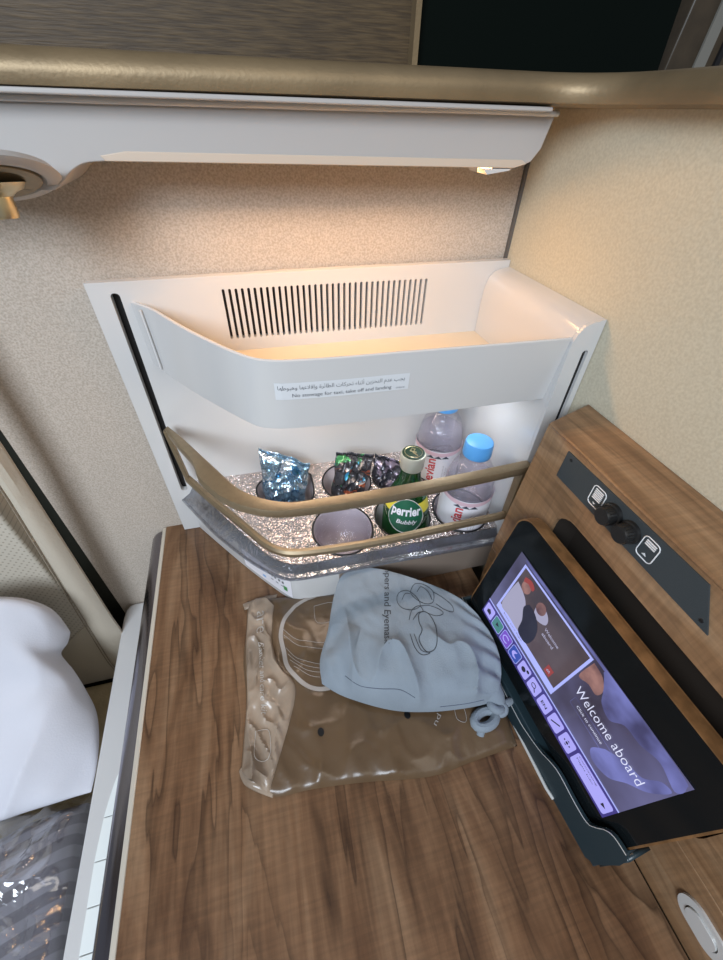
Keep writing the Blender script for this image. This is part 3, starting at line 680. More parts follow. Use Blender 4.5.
# ---------------------------------------------------------------- right console
cn = thing('side_console', (.29, 0, TZ), 'walnut side console with control strip and docking recess on the right', 'console')
X0 = .2605; yE = .2675; yB = .2875
hole = [(y, z) for y, z in rrect(-.020, -.405, .2135, -.277, .022)]
front = sheet([(-.45, -.4145), (.2815, -.4145), (yE, -.2165), (-.45, -.2165)], [hole], .004, lambda y, z, t: (X0+.002+t, y, z))
body = MB().hexa([(X0+.0382, -.45, -.50), (XR-.0005, -.45, -.50), (XR-.0005, .2885, -.50), (X0+.0382, .2885, -.50)], [(X0+.0382, -.45, -.2165), (XR-.0005, -.45, -.2165), (XR-.0005, .2885, -.2165), (X0+.0382, .270, -.2165)])
obj('body', body, 'console', cn, smooth=False)
obj('front_panel', front, 'console', cn, smooth=False)
obj('top_panel', MB().prism([(X0-.0003, -.45, -.2175), (XR-.0005, -.45, -.2175), (XR-.0005, .2890, -.2175), (X0-.0003, yE+.0002, -.2175)], (0, 0, .004)), 'console', cn, bev=.0018)
obj('end_panel', MB().hexa([(X0+.001, .2815, -.4145), (X0+.001, .2765, -.4145), (XR-.0005, .285, -.4145), (XR-.0005, .2890, -.4145)], [(X0+.001, yE, -.2175), (X0+.001, yE-.005, -.2175), (XR-.0005, .285, -.2175), (XR-.0005, .2890, -.2175)]), 'console', cn, smooth=False)
obj('lower_panel', MB().hexa([(X0+.0058, -.45, TZ+.0003), (XR-.0005, -.45, TZ+.0003), (XR-.0005, .2885, TZ+.0003), (X0+.0058, yB, TZ+.0003)], [(X0, -.45, -.4158), (XR-.0005, -.45, -.4158), (XR-.0005, .2885, -.4158), (X0, .2815, -.4158)]), 'console', cn, bev=.0008)
pk = MB()  # recess pocket, deep shade put into its near-black colour
hi = [(X0+.004, y, z) for y, z in hole]; hb = [(X0+.036, y, z) for y, z in hole]
pk.loft([hi, hb], True, False); pk.add(hb, [tuple(range(len(hb)))])
obj('recess', pk, 'pocket', cn, smooth=False)
# control strip
cs = [(.2327, -.2215), (.0872, -.2196), (.0680, -.2495), (.2337, -.2512)]
cs = [(y, z) for y, z in cs]
ctl = sheet(cs, [], .0012, lambda y, z, t: (X0-.0006+t, y, z))
ct = obj('control_strip', ctl, 'panelgrey', cn, smooth=False)
ct['label'] = 'dark grey strip with two black knobs and white pictograms'
for y in (.1662, .1468):
    kb = obj('knob', MB().lathe([(.0095, 0), (.0092, .003), (.0078, .0035), (.0076, .0105), (.0070, .0118), (.0001, .0118)], (X0-.001, y, -.2350), 32, (-1, 0, 0)), 'knob', ct)
    ribs = MB()
    for k in range(20):
        t = 2*PI*k/20; ribs.tube([(X0-.0050, y+.0077*math.cos(t), -.2350+.0077*math.sin(t)), (X0-.0112, y+.0077*math.cos(t), -.2350+.0077*math.sin(t))], .00045, 5)
    obj('grip_ribs', ribs, 'knob', kb)
for y, z in ((.2255, -.2265), (.0760, -.2445)): obj('screw', MB().lathe([(.0016, 0), (.0014, .0005), (.0001, .0005)], (X0-.0012, y, z), 14, (-1, 0, 0)), 'black', ct)
def outline(pts, r, x=X0-.0014): return MB().tube([(x, y, z) for y, z in pts], r, 5, True)
for yc, up in ((.1855, 0), (.1290, 1)):
    pm = outline(rrect(yc-.0072, -.2445, yc+.0072, -.2255, .0035), .00045)
    if not up:
        for k in range(6): pm.box(X0-.0018, X0-.0012, yc-.0045, yc+.0045, -.2278-.0018*k-.0009, -.2278-.0018*k)
        pm.add([(X0-.0018, yc-.0018, -.2405), (X0-.0018, yc+.0018, -.2405), (X0-.0018, yc, -.2425)], [(0, 1, 2)])
    else:
        for k in range(3): pm.box(X0-.0018, X0-.0012, yc-.0045, yc+.0045, -.2278-.0018*k-.0009, -.2278-.0018*k)
        pm.add([(X0-.0018, yc-.0022, -.2410), (X0-.0018, yc+.0022, -.2410), (X0-.0018, yc, -.2385)], [(0, 1, 2)])
    obj('blind_pictogram', pm, 'print_white', ct, smooth=False)
# oval latch button
bt = sheet(rrect(-.0840, -.4640, -.0450, -.4365, .0135, 8), [rrect(-.0773, -.4595, -.0517, -.4425, .0083, 8)], .003, lambda y, z, t: (X0+.0010+t, y, z))
bo = obj('latch_plate', bt, 'silver', cn, bev=.0008)
obj('latch_button', sheet(rrect(-.0763, -.4586, -.0527, -.4434, .0074, 8), [], .005, lambda y, z, t: (X0+.0008+t, y, z)), 'silver', bo, bev=.0008)

# ================================================================== TABLET
Q0 = Vector((.2325, .2087, -.3274)); TL_ = Vector((.0701542, -.99586783, -.05766847)); TD = Vector((-.11032, .0497, -.99265)); TN = TD.cross(TL_).normalized()
def T(a, b, h=0): return Q0+TL_*a+TD*b+TN*h
tbm = thing('seat_control_tablet', tuple(T(.1, .13)), 'docked touchscreen tablet in wooden frame showing a welcome page', 'tablet')
fo = rrect(-.0235, -.0345, .2285, .1385, .019, 8)
obj('wood_frame', sheet(fo, [rrect(-.0215, -.0332, .2265, .1377, .0175, 8)], .0110, lambda x, y, z: T(x, y, -.0064+z)), 'tabwood', tbm, bev=.0015)
obj('back_cover', sheet(rrect(-.0222, -.0332, .2272, .1385, .017, 8), [], .004, lambda x, y, z: T(x, y, -.0140+z)), 'tabwood', tbm)
obj('front_glass', sheet(rrect(-.0218, -.0336, .2268, .1394, .0175, 8), [], .004, lambda x, y, z: T(x, y, -.0025+z)), 'glassblack', tbm, smooth=False)
M['scr'] = screenmat('screen_picture', (.030, .025, .045), (.10, .10, .21), 1.3, scale=13)
M['scr_lav'] = screenmat('screen_lavender', (.06, .06, .16), (.22, .24, .62), .85, scale=30)
M['scr_dark'] = screenmat('screen_photo', (.045, .035, .045), (.12, .085, .095), 1.2, scale=14)
M['scr_frame'] = plain('screen_frame', (.02, .02, .03), .2, emit=(.42, .47, 1.0), es=1.0)
M['scr_text'] = plain('screen_text', (.02, .02, .03), .2, emit=(.75, .78, 1.0), es=1.0)
M['scr_red'] = plain('screen_red', (.02, .01, .01), .2, emit=(.30, .05, .05), es=1.0)
M['scr_skin'] = screenmat('screen_skin', (.10, .05, .06), (.36, .19, .17), 1.0, scale=60)
M['scr_white'] = plain('screen_white', (.02, .02, .02), .2, emit=(.36, .35, .50), es=1.0)
M['scr_black'] = plain('screen_black', (.01, .01, .012), .2, emit=(.02, .02, .04), es=1.0)
M['scr_icon'] = plain('screen_icon', (.02, .02, .03), .2, emit=(.40, .38, .92), es=1.0)
M['scr_green'] = plain('screen_green', (.02, .02, .02), .2, emit=(.06, .22, .22), es=1.0)
M['scr_purple'] = plain('screen_purple', (.02, .02, .02), .2, emit=(.17, .07, .55), es=1.0)
M['scr_blue'] = plain('screen_blue', (.02, .02, .02), .2, emit=(.03, .07, .40), es=1.0)
M['scr_bar'] = plain('screen_bar', (.01, .01, .02), .2, emit=(.05, .04, .22), es=1.0)
SWd, SH = .2050, .1160
def quad(a0, b0, a1, b1, h): return MB().add([T(a0, b0, h), T(a1, b0, h), T(a1, b1, h), T(a0, b1, h)], [(0, 1, 2, 3)])
def poly(pts, h): return MB().add([T(a, b, h) for a, b in pts], [tuple(range(len(pts)))])
def spoly(pts, h, n=5): p = smo(pts+[pts[0]], n)[:-1]; return sheet([(q.x, q.y) for q in p], [], .0, lambda x, y, z: T(x, y, h))
sc_ = obj('display', quad(0, 0, SWd, SH, .0004), 'scr', tbm, smooth=False); sc_['label'] = 'lit violet display with a welcome page'
def sp(name, mb, mat): return obj(name, mb, mat, sc_, smooth=False)
# soft light shapes of the background picture (a bright wall and a reclining shape)
sp('background_picture', spoly([(.010, .0008), (.10, .0008), (.19, .0008), (.2035, .006), (.203, .018), (.186, .013), (.172, .020), (.158, .022), (.150, .034), (.138, .030), (.132, .020), (.122, .006), (.112, .004), (.02, .0045)], .0006).merge(spoly([(.165, .060), (.178, .046), (.190, .040), (.196, .024), (.2035, .022), (.199, .044), (.190, .060), (.182, .078), (.168, .084), (.160, .076)], .0006)), 'scr_lav')
sp('corner_photo', spoly([(.1125, .008), (.124, .010), (.132, .020), (.131, .030), (.122, .030), (.1125, .034)], .0007), 'scr_skin')
sp('photo_frame', sheet([(.0115, .006), (.1105, .006), (.1105, .0855), (.0115, .0855)], [[(.0140, .0085), (.1080, .0085), (.1080, .0765), (.0140, .0765)]], 0, lambda x, y, z: T(x, y, .0010)), 'scr_frame')
sp('photo', quad(.0140, .0085, .1080, .0765, .0008), 'scr_dark')
# couple in the photo
sp('photo_shirt', spoly([(.016, .030), (.028, .034), (.036, .040), (.044, .055), (.050, .075), (.030, .0762), (.016, .0762), (.0145, .05)], .0011).merge(spoly([(.046, .024), (.056, .021), (.063, .026), (.064, .034), (.055, .040), (.048, .036)], .0011)), 'scr_white')
sp('photo_face', disc(lambda x, y: T(x, y, .0014), .0062, .0078, .0270, .0250).merge(disc(lambda x, y: T(x, y, .0014), .0060, .0076, .0515, .0250)), 'scr_skin')
sp('photo_hair', spoly([(.020, .016), (.028, .0125), (.0345, .016), (.0335, .021), (.027, .019), (.021, .022)], .0015), 'scr_red')
sp('photo_jacket', spoly([(.040, .036), (.050, .037), (.060, .045), (.065, .060), (.062, .0762), (.048, .0762), (.044, .06), (.037, .046)], .0012), 'scr_black')
sp('photo_lettering', text('Welcome', lambda x, y, z: T(.066+x, .0385-y, .0012), w=.020, h=.0040, bold=.02).merge(text('aboard', lambda x, y, z: T(.067+x, .0460-y, .0012), w=.016, h=.0042, bold=.02)), 'scr_white')
sp('photo_emblem', quad(.0905, .062, .0985, .0735, .0013), 'scr_red')
sp('emblem_squiggle', MB().tube([T(.0925+.004*k/8, .068+.0018*math.sin(k*1.9), .0016) for k in range(9)], .0003, 5), 'scr_white')
sp('photo_caption', text('Enjoy your flight', lambda x, y, z: T(.024+x, .0815-y, .0014), w=.034, h=.0024), 'scr_dark')
sp('welcome_lettering', text('Welcome aboard', lambda x, y, z: T(.1195+x, .0505-y*.95, .0012), w=.074, h=.0115, bold=-.008), 'scr_text')
sp('start_lettering', text('Click to continue', lambda x, y, z: T(.130+x, .0610-y, .0012), w=.031, h=.0032), 'scr_text')
sp('start_button', MB().tube([T(x, y, .0010) for x, y in rrect(.124, .0545, .170, .0655, .001)], .00016, 4, True), 'scr_lav')
# icon bar
sp('icon_bar', quad(0, .0915, SWd, SH, .0008), 'scr_bar')
sp('bar_line', quad(0, .0895, SWd, .0912, .0009), 'scr_frame')
cols = ['scr_icon', 'scr_green', 'scr_purple', 'scr_blue', 'scr_icon', 'scr_icon', 'scr_icon', 'scr_icon', 'scr_icon']
names = ['home_icon', 'green_icon', 'purple_icon', 'moon_icon', 'camera_icon', 'search_icon', 'language_icon', 'pen_icon', 'arrow_pad_icon']
for k in range(9):
    a0_ = .0016+k*.01745; a1_ = a0_+.0150; cx = (a0_+a1_)/2; cy = .1035
    ic = sheet(rrect(a0_, .0945, a1_, .1128, .0025), [], 0, lambda x, y, z: T(x, y, .0011)); io = sp(names[k], ic, cols[k])
    if cols[k] != 'scr_icon':
        sp('icon_outline', MB().tube([T(x, y, .0012) for x, y in rrect(a0_, .0945, a1_, .1128, .0025)], .0003, 4, True), 'scr_frame')
    h = .0014; g_ = MB(); mt = 'scr_black'
    if k == 0: g_ = poly([(cx-.004, cy), (cx, cy-.004), (cx+.004, cy), (cx+.003, cy), (cx+.003, cy+.0035), (cx-.003, cy+.0035), (cx-.003, cy)], h)
    elif k == 1: g_ = poly([(cx-.002, cy-.003), (cx+.003, cy), (cx-.002, cy+.003)], h)
    elif k == 2: g_ = MB().tube([T(cx+.0045*math.cos(R(t)), cy+.0045*math.sin(R(t)), h) for t in range(40, 330, 20)], .0006, 5); mt = 'scr_icon'
    elif k == 3: g_ = spoly([(cx+.002, cy-.005), (cx-.003, cy-.003), (cx-.004, cy+.002), (cx, cy+.005), (cx+.004, cy+.003), (cx-.0005, cy+.001)], h); mt = 'scr_icon'
    elif k == 4: g_ = disc(lambda x, y: T(x, y, h), .003, .0035, cx-.001, cy).merge(disc(lambda x, y: T(x, y, h), .002, .002, cx+.004, cy-.004))
    elif k == 5: g_ = MB().tube([T(cx-.001+.0028*math.cos(R(t)), cy-.001+.0028*math.sin(R(t)), h) for t in range(0, 360, 30)], .0004, 5, True).merge(MB().tube([T(cx+.001, cy+.001, h), T(cx+.004, cy+.0045, h)], .0005, 5))
    elif k == 6: g_ = text('EN', lambda x, y, z: T(cx-.004+x, cy+.003-y, h), w=.008, h=.0045, bold=.02)
    elif k == 7: g_ = MB().tube([T(cx-.004, cy+.003, h), T(cx+.004, cy-.004, h)], .0007, 5)
    else:
        for t in range(4): dx, dy = math.cos(t*PI/2), math.sin(t*PI/2); g_.add([T(cx+dx*.0045, cy+dy*.0045, h), T(cx+dx*.0028-dy*.0015, cy+dy*.0028+dx*.0015, h), T(cx+dx*.0028+dy*.0015, cy+dy*.0028-dx*.0015, h)], [(0, 1, 2)])
        g_.merge(disc(lambda x, y: T(x, y, h), .0015, .0015, cx, cy))
    sp('icon_symbol', g_, mt)
wi = sp('flight_panel_icon', sheet(rrect(.1590, .0945, .2030, .1128, .0025), [], 0, lambda x, y, z: T(x, y, .0011)), 'scr_icon')
sp('flight_panel_lettering', text('Connecting', lambda x, y, z: T(.1615+x, .0985-y, .0014), w=.023, h=.0024).merge(text('Flight Info', lambda x, y, z: T(.1615+x, .1030-y, .0014), w=.021, h=.0024)).merge(poly([(.196, .102), (.2005, .1045), (.196, .107)], .0014)), 'scr_black')

# holder the tablet stands in
ho = thing('tablet_holder', (.225, .1, TZ), 'dark blue-grey plastic cradle holding the tablet on the table', 'holder')
upper = [(-.0290, .1330), (.0, .1365), (.0372, .1445), (.070, .150), (.1092, .1525), (.1266, .1500), (.1440, .1445), (.1570, .1365), (.168, .1335), (.190, .1345), (.2045, .1325), (.2092, .1235), (.2120, .1130), (.2175, .1060), (.2296, .1040)]
uc = [(p.x, p.y) for p in smo(upper, 4)]
low = [(.2330, .1065), (.2350, .120), (.2320, .1545), (.2250, .1655), (.2102, .1705), (.1864, .1735), (-.0180, .1735), (-.0280, .169), (-.0300, .150)]
plate = sheet(uc+low, [], .004, lambda x, y, z: T(x, y, .0050+z))
obj('front_lip', plate, 'holder', ho, bev=.001)
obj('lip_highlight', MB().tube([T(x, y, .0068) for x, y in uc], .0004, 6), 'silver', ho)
# floor, end wall and rear of the cradle
tr = [T(-.028, .1480, .004), T(.233, .1480, .004), T(.233, .1480, -.020), T(-.028, .1480, -.020)]
tr2 = [Vector((p.x-.003, p.y, TZ+.0008)) for p in tr]
obj('cradle_floor', MB().hexa(tr, tr2), 'holder', ho, bev=.001)
obj('end_wall', MB().loft([[T(.2300, b, h), T(.2340, b, h)] for b, h in ((.1055, .006), (.1055, -.017), (.149, -.017), (.149, .006))]+[[T(.2300, .1055, .006), T(.2340, .1055, .006)]], False, False), 'holder', ho, solid=.0016)
obj('end_wall', MB().hexa([T(-.0290, .133, .006), T(-.0250, .133, .006), T(-.0250, .133, -.017), T(-.0290, .133, -.017)], [T(-.0290, .149, .006), T(-.0250, .149, .006), T(-.0250, .149, -.017), T(-.0290, .149, -.017)]), 'holder', ho, bev=.001)
obj('chrome_foot', MB().tube([(.2150, .20, TZ+.0014), (.2165, .10, TZ+.0016), (.2165, .085, TZ+.0024), (.2175, .045, TZ+.0024), (.2195, .036, TZ+.0018)], .0017, 8), 'silver', ho)

# ================================================================== COONS helper
def coons(b, r, t, l):
    """four boundary polylines: bottom (u), right (v), top (u), left (v)"""
    B, Rr, Tt, Ll = [resample(cr([(p[0], p[1], p[2] if len(p) > 2 else 0) for p in q], 6), 60) for q in (b, r, t, l)]
    def at(c, s): i = min(int(s*60), 59); return c[i].lerp(c[i+1], s*60-i)
    def f(u, v):
        return at(B, u)*(1-v)+at(Tt, u)*v+at(Ll, v)*(1-u)+at(Rr, v)*u-(B[0]*(1-u)*(1-v)+B[-1]*u*(1-v)+Tt[0]*(1-u)*v+Tt[-1]*u*v)
    return f
def pz(z, *pts): return [tuple(onZ(u, v, z))[:2] for u, v in pts]
def bvh_of(o):
    me = o.data; org = PO[o.name] if o.parent is None else PO[o.parent.name]
    return BVHTree.FromPolygons([v.co+org for v in me.vertices], [tuple(p.vertices) for p in me.polygons])
def draper(o, e=.0005):
    t = bvh_of(o)
    def f(x, y, z=0):
        w = W((x, y, 0)); hit = t.ray_cast(Vector((w.x, w.y, 2.0)), Vector((0, 0, -1)))
        if hit[0] is None: hit = t.find_nearest(Vector((w.x, w.y, .73)))
        zz = hit[0].z+e; return Vector((x, y, (zz-.70)/S+TZ))
    return f
def puffy(fn, zlo, H, nu, nv, wr, eu=2.5, ev=2.5):
    def top(u, v):
        p = fn(u, v); k = (max(0, 1-abs(2*u-1)**eu)*max(0, 1-abs(2*v-1)**ev))**.5
        return Vector((p.x, p.y, zlo+H*k+wr(u, v, p)*min(1, k*2.5)))
    def bot(u, v): p = fn(u, v); return Vector((p.x, p.y, zlo-0.0006*(min(u, v, 1-u, 1-v) > 0)))
    mb = MB().grid(top, nu, nv); mb.merge(MB().grid(bot, nu, nv)); return mb
# ---------------------------------------------------------------- brown bag
zbg = TZ+.0012
fb = coons(pz(-.498, (240, 772), (249, 788), (277, 796), (310, 789), (360, 782), (430, 776), (470, 762), (518, 745)),
           pz(-.498, (518, 745), (508, 715), (495, 690), (480, 660), (455, 625)),
           pz(-.496, (247, 600), (285, 597), (330, 594), (370, 602), (420, 610), (455, 625)),
           pz(-.498, (240, 772), (243, 740), (246, 700), (243, 660), (246, 630), (247, 600)))
def bagw(u, v, p):
    r = 1-abs(nz(p.x*14, p.y*9, 3))*2; s_ = 1-abs(nz(p.x*34+7, p.y*26, 5))*2
    k = .55+.45*max(0, min(1, (.34-u)*6))+.4*max(0, min(1, (.3-v)*5))
    return k*(.0042*max(0, r)**3+.0022*max(0, s_)**2)+.0022*nz(p.x*20, p.y*14, 1)+.0008*nz(p.x*70, p.y*60, 1)
bagm = puffy(fb, zbg, .0075, 110, 90, bagw, 6, 5)
bagm.fm = []
bagm.fm = [(1 if i % 110 < 25+4*math.sin((i//110)*.25)+3*math.sin((i//110)*.07+2) else 0) if i < 110*90 else 0 for i in range(2*110*90)]
bg = thing('paper_bag', (.07, .2, TZ), 'crumpled brown glassine kit bag lying flat on the walnut table', 'bag')
bgo = obj('bag', bagm, ['bag', 'bag'], bg, weld=True)
db = draper(bgo, .0006)
# turned-in folds along its left side; paleness is reflected light put into colour
def line(pts, n=10, z=-.492, drp=None, r=.0004, cyc=False):
    drp = drp or db
    c_ = resample(cr([(*onZ(u, v, z).xy, 0) for u, v in pts], 6, cyc), n*len(pts)); return MB().tube([drp(p.x, p.y) for p in c_], r, 5, cyc)
pf = coons(pz(-.492, (241, 770), (250, 780), (268, 792)), pz(-.492, (268, 792), (283, 745), (296, 690), (280, 668), (272, 640), (274, 606)), pz(-.492, (248, 603), (262, 598), (274, 606)), pz(-.492, (241, 770), (244, 730), (247, 690), (245, 640), (248, 603)))
def pfz(u, v):
    p = fb and pf(u, v); q = db(p.x, p.y); e = math.sin(PI*u)**.5 if 0 < u < 1 else 0
    rr = max(0, 1-abs(nz(p.x*30+2, p.y*12, 8))*2.4)**2+max(0, 1-abs(nz(p.x*60, p.y*34, 2))*2.6)**2*.8
    return q+Vector((0, 0, .0014*e+.0068*rr*e))
obj('side_fold', MB().grid(pfz, 30, 90), 'bagsheen', bg)
def tuft(pts, z, h, sd):
    f_ = coons(*[pz(z, *q) for q in pts])
    def g_(u, v): p = f_(u, v); return Vector((p.x, p.y, TZ+.002+h*math.sin(PI*u)*math.sin(PI*min(1, v+.1))+.002*abs(nz(u*5+sd, v*5))))
    return MB().grid(g_, 24, 24)
obj('open_corner', tuft([[(238, 770), (246, 786), (272, 797)], [(272, 797), (277, 780), (278, 765)], [(243, 762), (258, 772), (278, 765)], [(238, 770), (240, 766), (243, 762)]], -.495, .010, 3), 'bagsheen', bg, solid=.0004)
obj('top_corner', tuft([[(244, 608), (258, 606), (270, 612)], [(270, 612), (274, 602), (277, 592)], [(242, 602), (258, 596), (277, 592)], [(244, 608), (243, 605), (242, 602)]], -.495, .007, 6), 'bagsheen', bg, solid=.0004)
# print on the bag
swoosh = MB()
def ribbon(pts, w, z=-.492, drp=None):
    drp = drp or db
    c_ = resample(cr([(*onZ(u, v, z).xy, 0) for u, v in pts], 6), 60); n_ = offs(c_, w*.5); m_ = offs(c_, -w*.5)
    q = MB(); vs = [drp(p.x, p.y) for p in n_]+[drp(p.x, p.y) for p in m_]; k = len(n_)
    return q.add(vs, [(i, i+1, k+i+1, k+i) for i in range(k-1)])
obj('printed_outline', ribbon([(320, 593), (300, 602), (286, 618), (281, 635), (284, 652), (288, 668), (303, 684), (318, 689), (330, 688)], .0050), 'inkgrey', bg)
pl_ = MB()
for q in ([(283, 630), (298, 640), (324, 642)], [(284, 636), (300, 646), (324, 648)], [(286, 648), (300, 660), (322, 664)], [(288, 654), (302, 665), (322, 668)], [(290, 660), (305, 670), (322, 672)], [(294, 667), (308, 675), (320, 677)]): pl_.merge(line(q, 6, r=.00028))
pl_.merge(line([(314, 606), (333, 602), (335, 618), (317, 622), (314, 606)], 4, r=.0003))
obj('printed_lines', pl_, 'inkgrey', bg)
def bagtext(s, A, Bp, C, drp, z=-.492, **k):
    """A start of baseline, Bp end of baseline, C top of the first letter (pixels of the print on the bag)"""
    a_, b_, c_ = [Vector((*onZ(*p, z).xy, 0)) for p in (A, Bp, C)]
    return text(s, lambda x, y, zz: drp(*(a_+(b_-a_)*x+(c_-a_)*y).xy), w=1, h=1, **k)
d2 = draper([o for o in bg.children if o.name.startswith('side_fold')][0], .0006)
bt_ = bagtext('are', (257, 612), (257, 636), (264, 611), d2, bold=-.01)
bt_.merge(bagtext('Blanket and care kit', (259, 645), (262, 716), (264, 645), d2))
for q in ([(256, 733), (269, 731), (270, 757), (256, 760), (256, 733)],): bt_.merge(line(q, 5, drp=d2, r=.0003))
obj('pale_lettering', bt_, 'inkpale', bg, smooth=False)
nd = bagtext('nd', (436, 727), (441, 716), (432, 724), db)
nd.merge(line([(454, 708), (463, 708), (466, 722), (457, 720), (454, 708)], 4, r=.0003))
obj('grey_lettering', nd, 'inkgrey', bg, smooth=False)
for (u, v) in ((321, 733), (407, 716)):
    p = onZ(u, v, -.494); obj('punched_hole', disc(lambda x, y: db(x, y), .0034, .0042, p.x, p.y, 2, 16), 'black', bg)

# ---------------------------------------------------------------- drawstring pouch
zp = TZ+.0160
def p3(*pts): return [tuple(onZ(u, v, z)) for u, v, z in pts]
fp = coons(p3((322, 684, -.484), (345, 697, -.486), (390, 710, -.487), (430, 712, -.486), (468, 708, -.482), (490, 703, -.478)),
           p3((490, 703, -.478), (499, 690, -.462), (501, 665, -.455), (494, 640, -.453), (478, 615, -.450)),
           p3((350, 570, -.444), (372, 568, -.442), (400, 574, -.443), (440, 588, -.446), (462, 600, -.448), (478, 615, -.450)),
           p3((322, 684, -.484), (320, 660, -.478), (328, 630, -.470), (333, 600, -.458), (340, 578, -.447), (350, 570, -.444)))
def pw(u, v, p):
    w = .0035*nz(p.x*22, p.y*14, 4)+.0022*nz(p.x*50, p.y*36, 9)+.0009*nz(p.x*120, p.y*90, 5)
    w += .0105*max(0, 1-abs(nz(p.x*18+3, p.y*11+4, 6))*3)**2*max(.12, min(1, (.62-v)*4))
    if u > .72: w += .0035*math.sin(v*34+u*6)*(u-.72)/.28      # gathers towards the drawstring
    if u < .2 and v < .45: w += .006*math.sin(u*30)*math.sin(v*14)
    return w
ph = thing('drawstring_pouch', (.12, .23, TZ+.012), 'grey-blue cotton drawstring pouch printed with slippers, lying on the brown bag', 'pouch')
def ptop(u, v):
    p = fp(u, v); k = (max(0, 1-abs(2*u-1)**2.6)*max(0, 1-abs(2*v-1)**2.4))**.5
    return Vector((p.x, p.y, p.z+(-.446-p.z)*k**1.3+.004*k+pw(u, v, p)*min(1, k*2.5)))
def pbot(u, v):
    p = fp(u, v); k = (max(0, 1-abs(2*u-1)**2.6)*max(0, 1-abs(2*v-1)**2.4))**.5
    return Vector((p.x, p.y, p.z+(zp-p.z)*min(1, k*1.6)))
pch = MB().grid(ptop, 130, 120); pch.merge(MB().grid(pbot, 60, 60))
po = obj('pouch', pch, 'cloth', ph)
dp = draper(po, .0004)
def persp(u, v):
    """point of the pouch printed where it shows"""
    t_ = bvh_of(po)
    return None
_t = bvh_of(po); _o = W((0, 0, 0))
def hitp(u, v):
    r = ray(u, v); h = _t.ray_cast(_o, Vector((r.x, r.y, r.z)).normalized())
    if h[0] is None: h = _t.find_nearest(W(onZ(u, v, -.46)))
    q = h[0]+Vector((0, 0, .0004)); return Vector((q.x/S, q.y/S, (q.z-.70)/S+TZ))
def pline(pts, r=.00035, cyc=False, n=6):
    c_ = cr([(u, v, 0) for u, v in pts], n, cyc); P_ = []
    for p in c_:
        q = hitp(p.x, p.y); P_.append(q)
    return MB().tube(P_, r, 5, cyc)
# print: world position found once from the flat artwork, then draped on the cloth from above
A_, B_, C_ = hitp(384.5, 566), hitp(382, 645), hitp(390, 566)
ua = (B_-A_); ub = (C_-A_); ub = Vector((-ua.y, ua.x, 0)).normalized()*.0105; ub = Vector((-ub.x, -ub.y, 0)) if ub.dot(C_-A_) < 0 else ub
pt = text('Slippers and Eyemask', lambda x, y, z: dp(*(B_-ua*1.15+ua*1.15*x+ub*y).xy), w=1, h=1, bold=.008, res=4)
obj('lettering', pt, 'ink', ph, smooth=False)
dr = pline([(397, 601), (399, 593), (408, 591), (417, 598), (420, 606), (412, 610), (402, 608)], cyc=True)
dr.merge(pline([(402, 600), (405, 594), (410, 594)]))
dr.merge(pline([(411, 590), (415, 584), (424, 585), (433, 592), (433, 602), (426, 604), (417, 600), (411, 594)], cyc=True))
dr.merge(pline([(417, 592), (421, 587), (428, 592), (432, 600)]))
dr.merge(pline([(420, 606), (430, 606), (440, 610), (443, 614), (436, 616), (427, 613)]))
dr.merge(pline([(433, 592), (443, 598), (452, 606), (453, 612), (445, 610), (436, 604)]))
dr.merge(pline([(419, 614), (425, 612), (431, 617), (436, 628), (437, 642), (434, 650), (427, 652), (421, 645), (419, 638), (422, 630), (419, 622)], cyc=True, r=.0005))
dr.merge(pline([(409, 620), (412, 610), (419, 606), (423, 611), (418, 613), (413, 620)], r=.0004))
dr.merge(pline([(410, 634), (415, 648), (422, 655), (430, 653), (421, 650), (414, 634)], r=.0004))
obj('printed_drawing', dr, 'ink', ph)
obj('hem_seam', pline([(345, 676), (360, 686), (380, 689), (400, 690), (415, 698)], .0004).merge(pline([(440, 707), (465, 704), (484, 700)], .0005)), 'thread', ph)
# gathered neck, knot and loop of the drawstring
def gz(u, v, z): p = onZ(u, v, z); return Vector(p)
nk = obj('gathered_neck', MB().tube([gz(490, 690, -.474), gz(496, 698, -.478), gz(499, 704, -.482), gz(500, 709, -.485)], [.014, .0105, .0075, .006], 18), 'cloth', ph)
kn = MB()
def bz(cu, cv, ru, rv, rot, z, n=16, lift_=.0):
    o = []
    for k in range(n):
        t = 2*PI*k/n; x = ru*math.cos(t); y = rv*math.sin(t); o.append(gz(cu+x*math.cos(rot)-y*math.sin(rot), cv+x*math.sin(rot)+y*math.cos(rot), z+lift_*math.sin(t)))
    return o
kn.tube(bz(496, 706, 6, 3.2, .6, -.478, lift_=.003), .0046, 10, True)
kn.tube(bz(500, 709, 4.5, 4.5, .2, -.482, lift_=-.003), .0046, 10, True)
obj('knot', kn, 'cloth', ph)
lpv = MB().tube(bz(485, 719, 11, 8, -.45, -.487, lift_=.001), .0052, 10, True, flat=1.2)
obj('cord_loop', lpv, 'cloth', ph)
obj('cord_end', MB().tube([gz(500, 708, -.481), gz(507, 703, -.480), gz(512, 700, -.484), gz(517, 698, -.488)], [.0032, .0042, .0035, .0042], 10), 'cloth', ph)
obj('cord_end', MB().tube([gz(484, 724, -.489), gz(481, 730, -.491), gz(480, 735, -.4945)], [.0034, .0046, .0044], 10), 'cloth', ph)

# ================================================================== LEFT: armrest, seat, pillow, blanket
am = thing('armrest', (-.27, .1, FLOOR), 'pale grey armrest panel between the seat and the walnut table', 'armrest')
za = -.686
obj('armrest_panel', MB().prism([(-.298, -.45, za), (-.205, -.45, za), (-.205, .4990, za), (-.281, .4990, za), (-.290, .497, za), (-.2965, .488, za), (-.2985, .470, za)], (0, 0, FLOOR-za)), 'arm', am, bev=.003, seg=3)
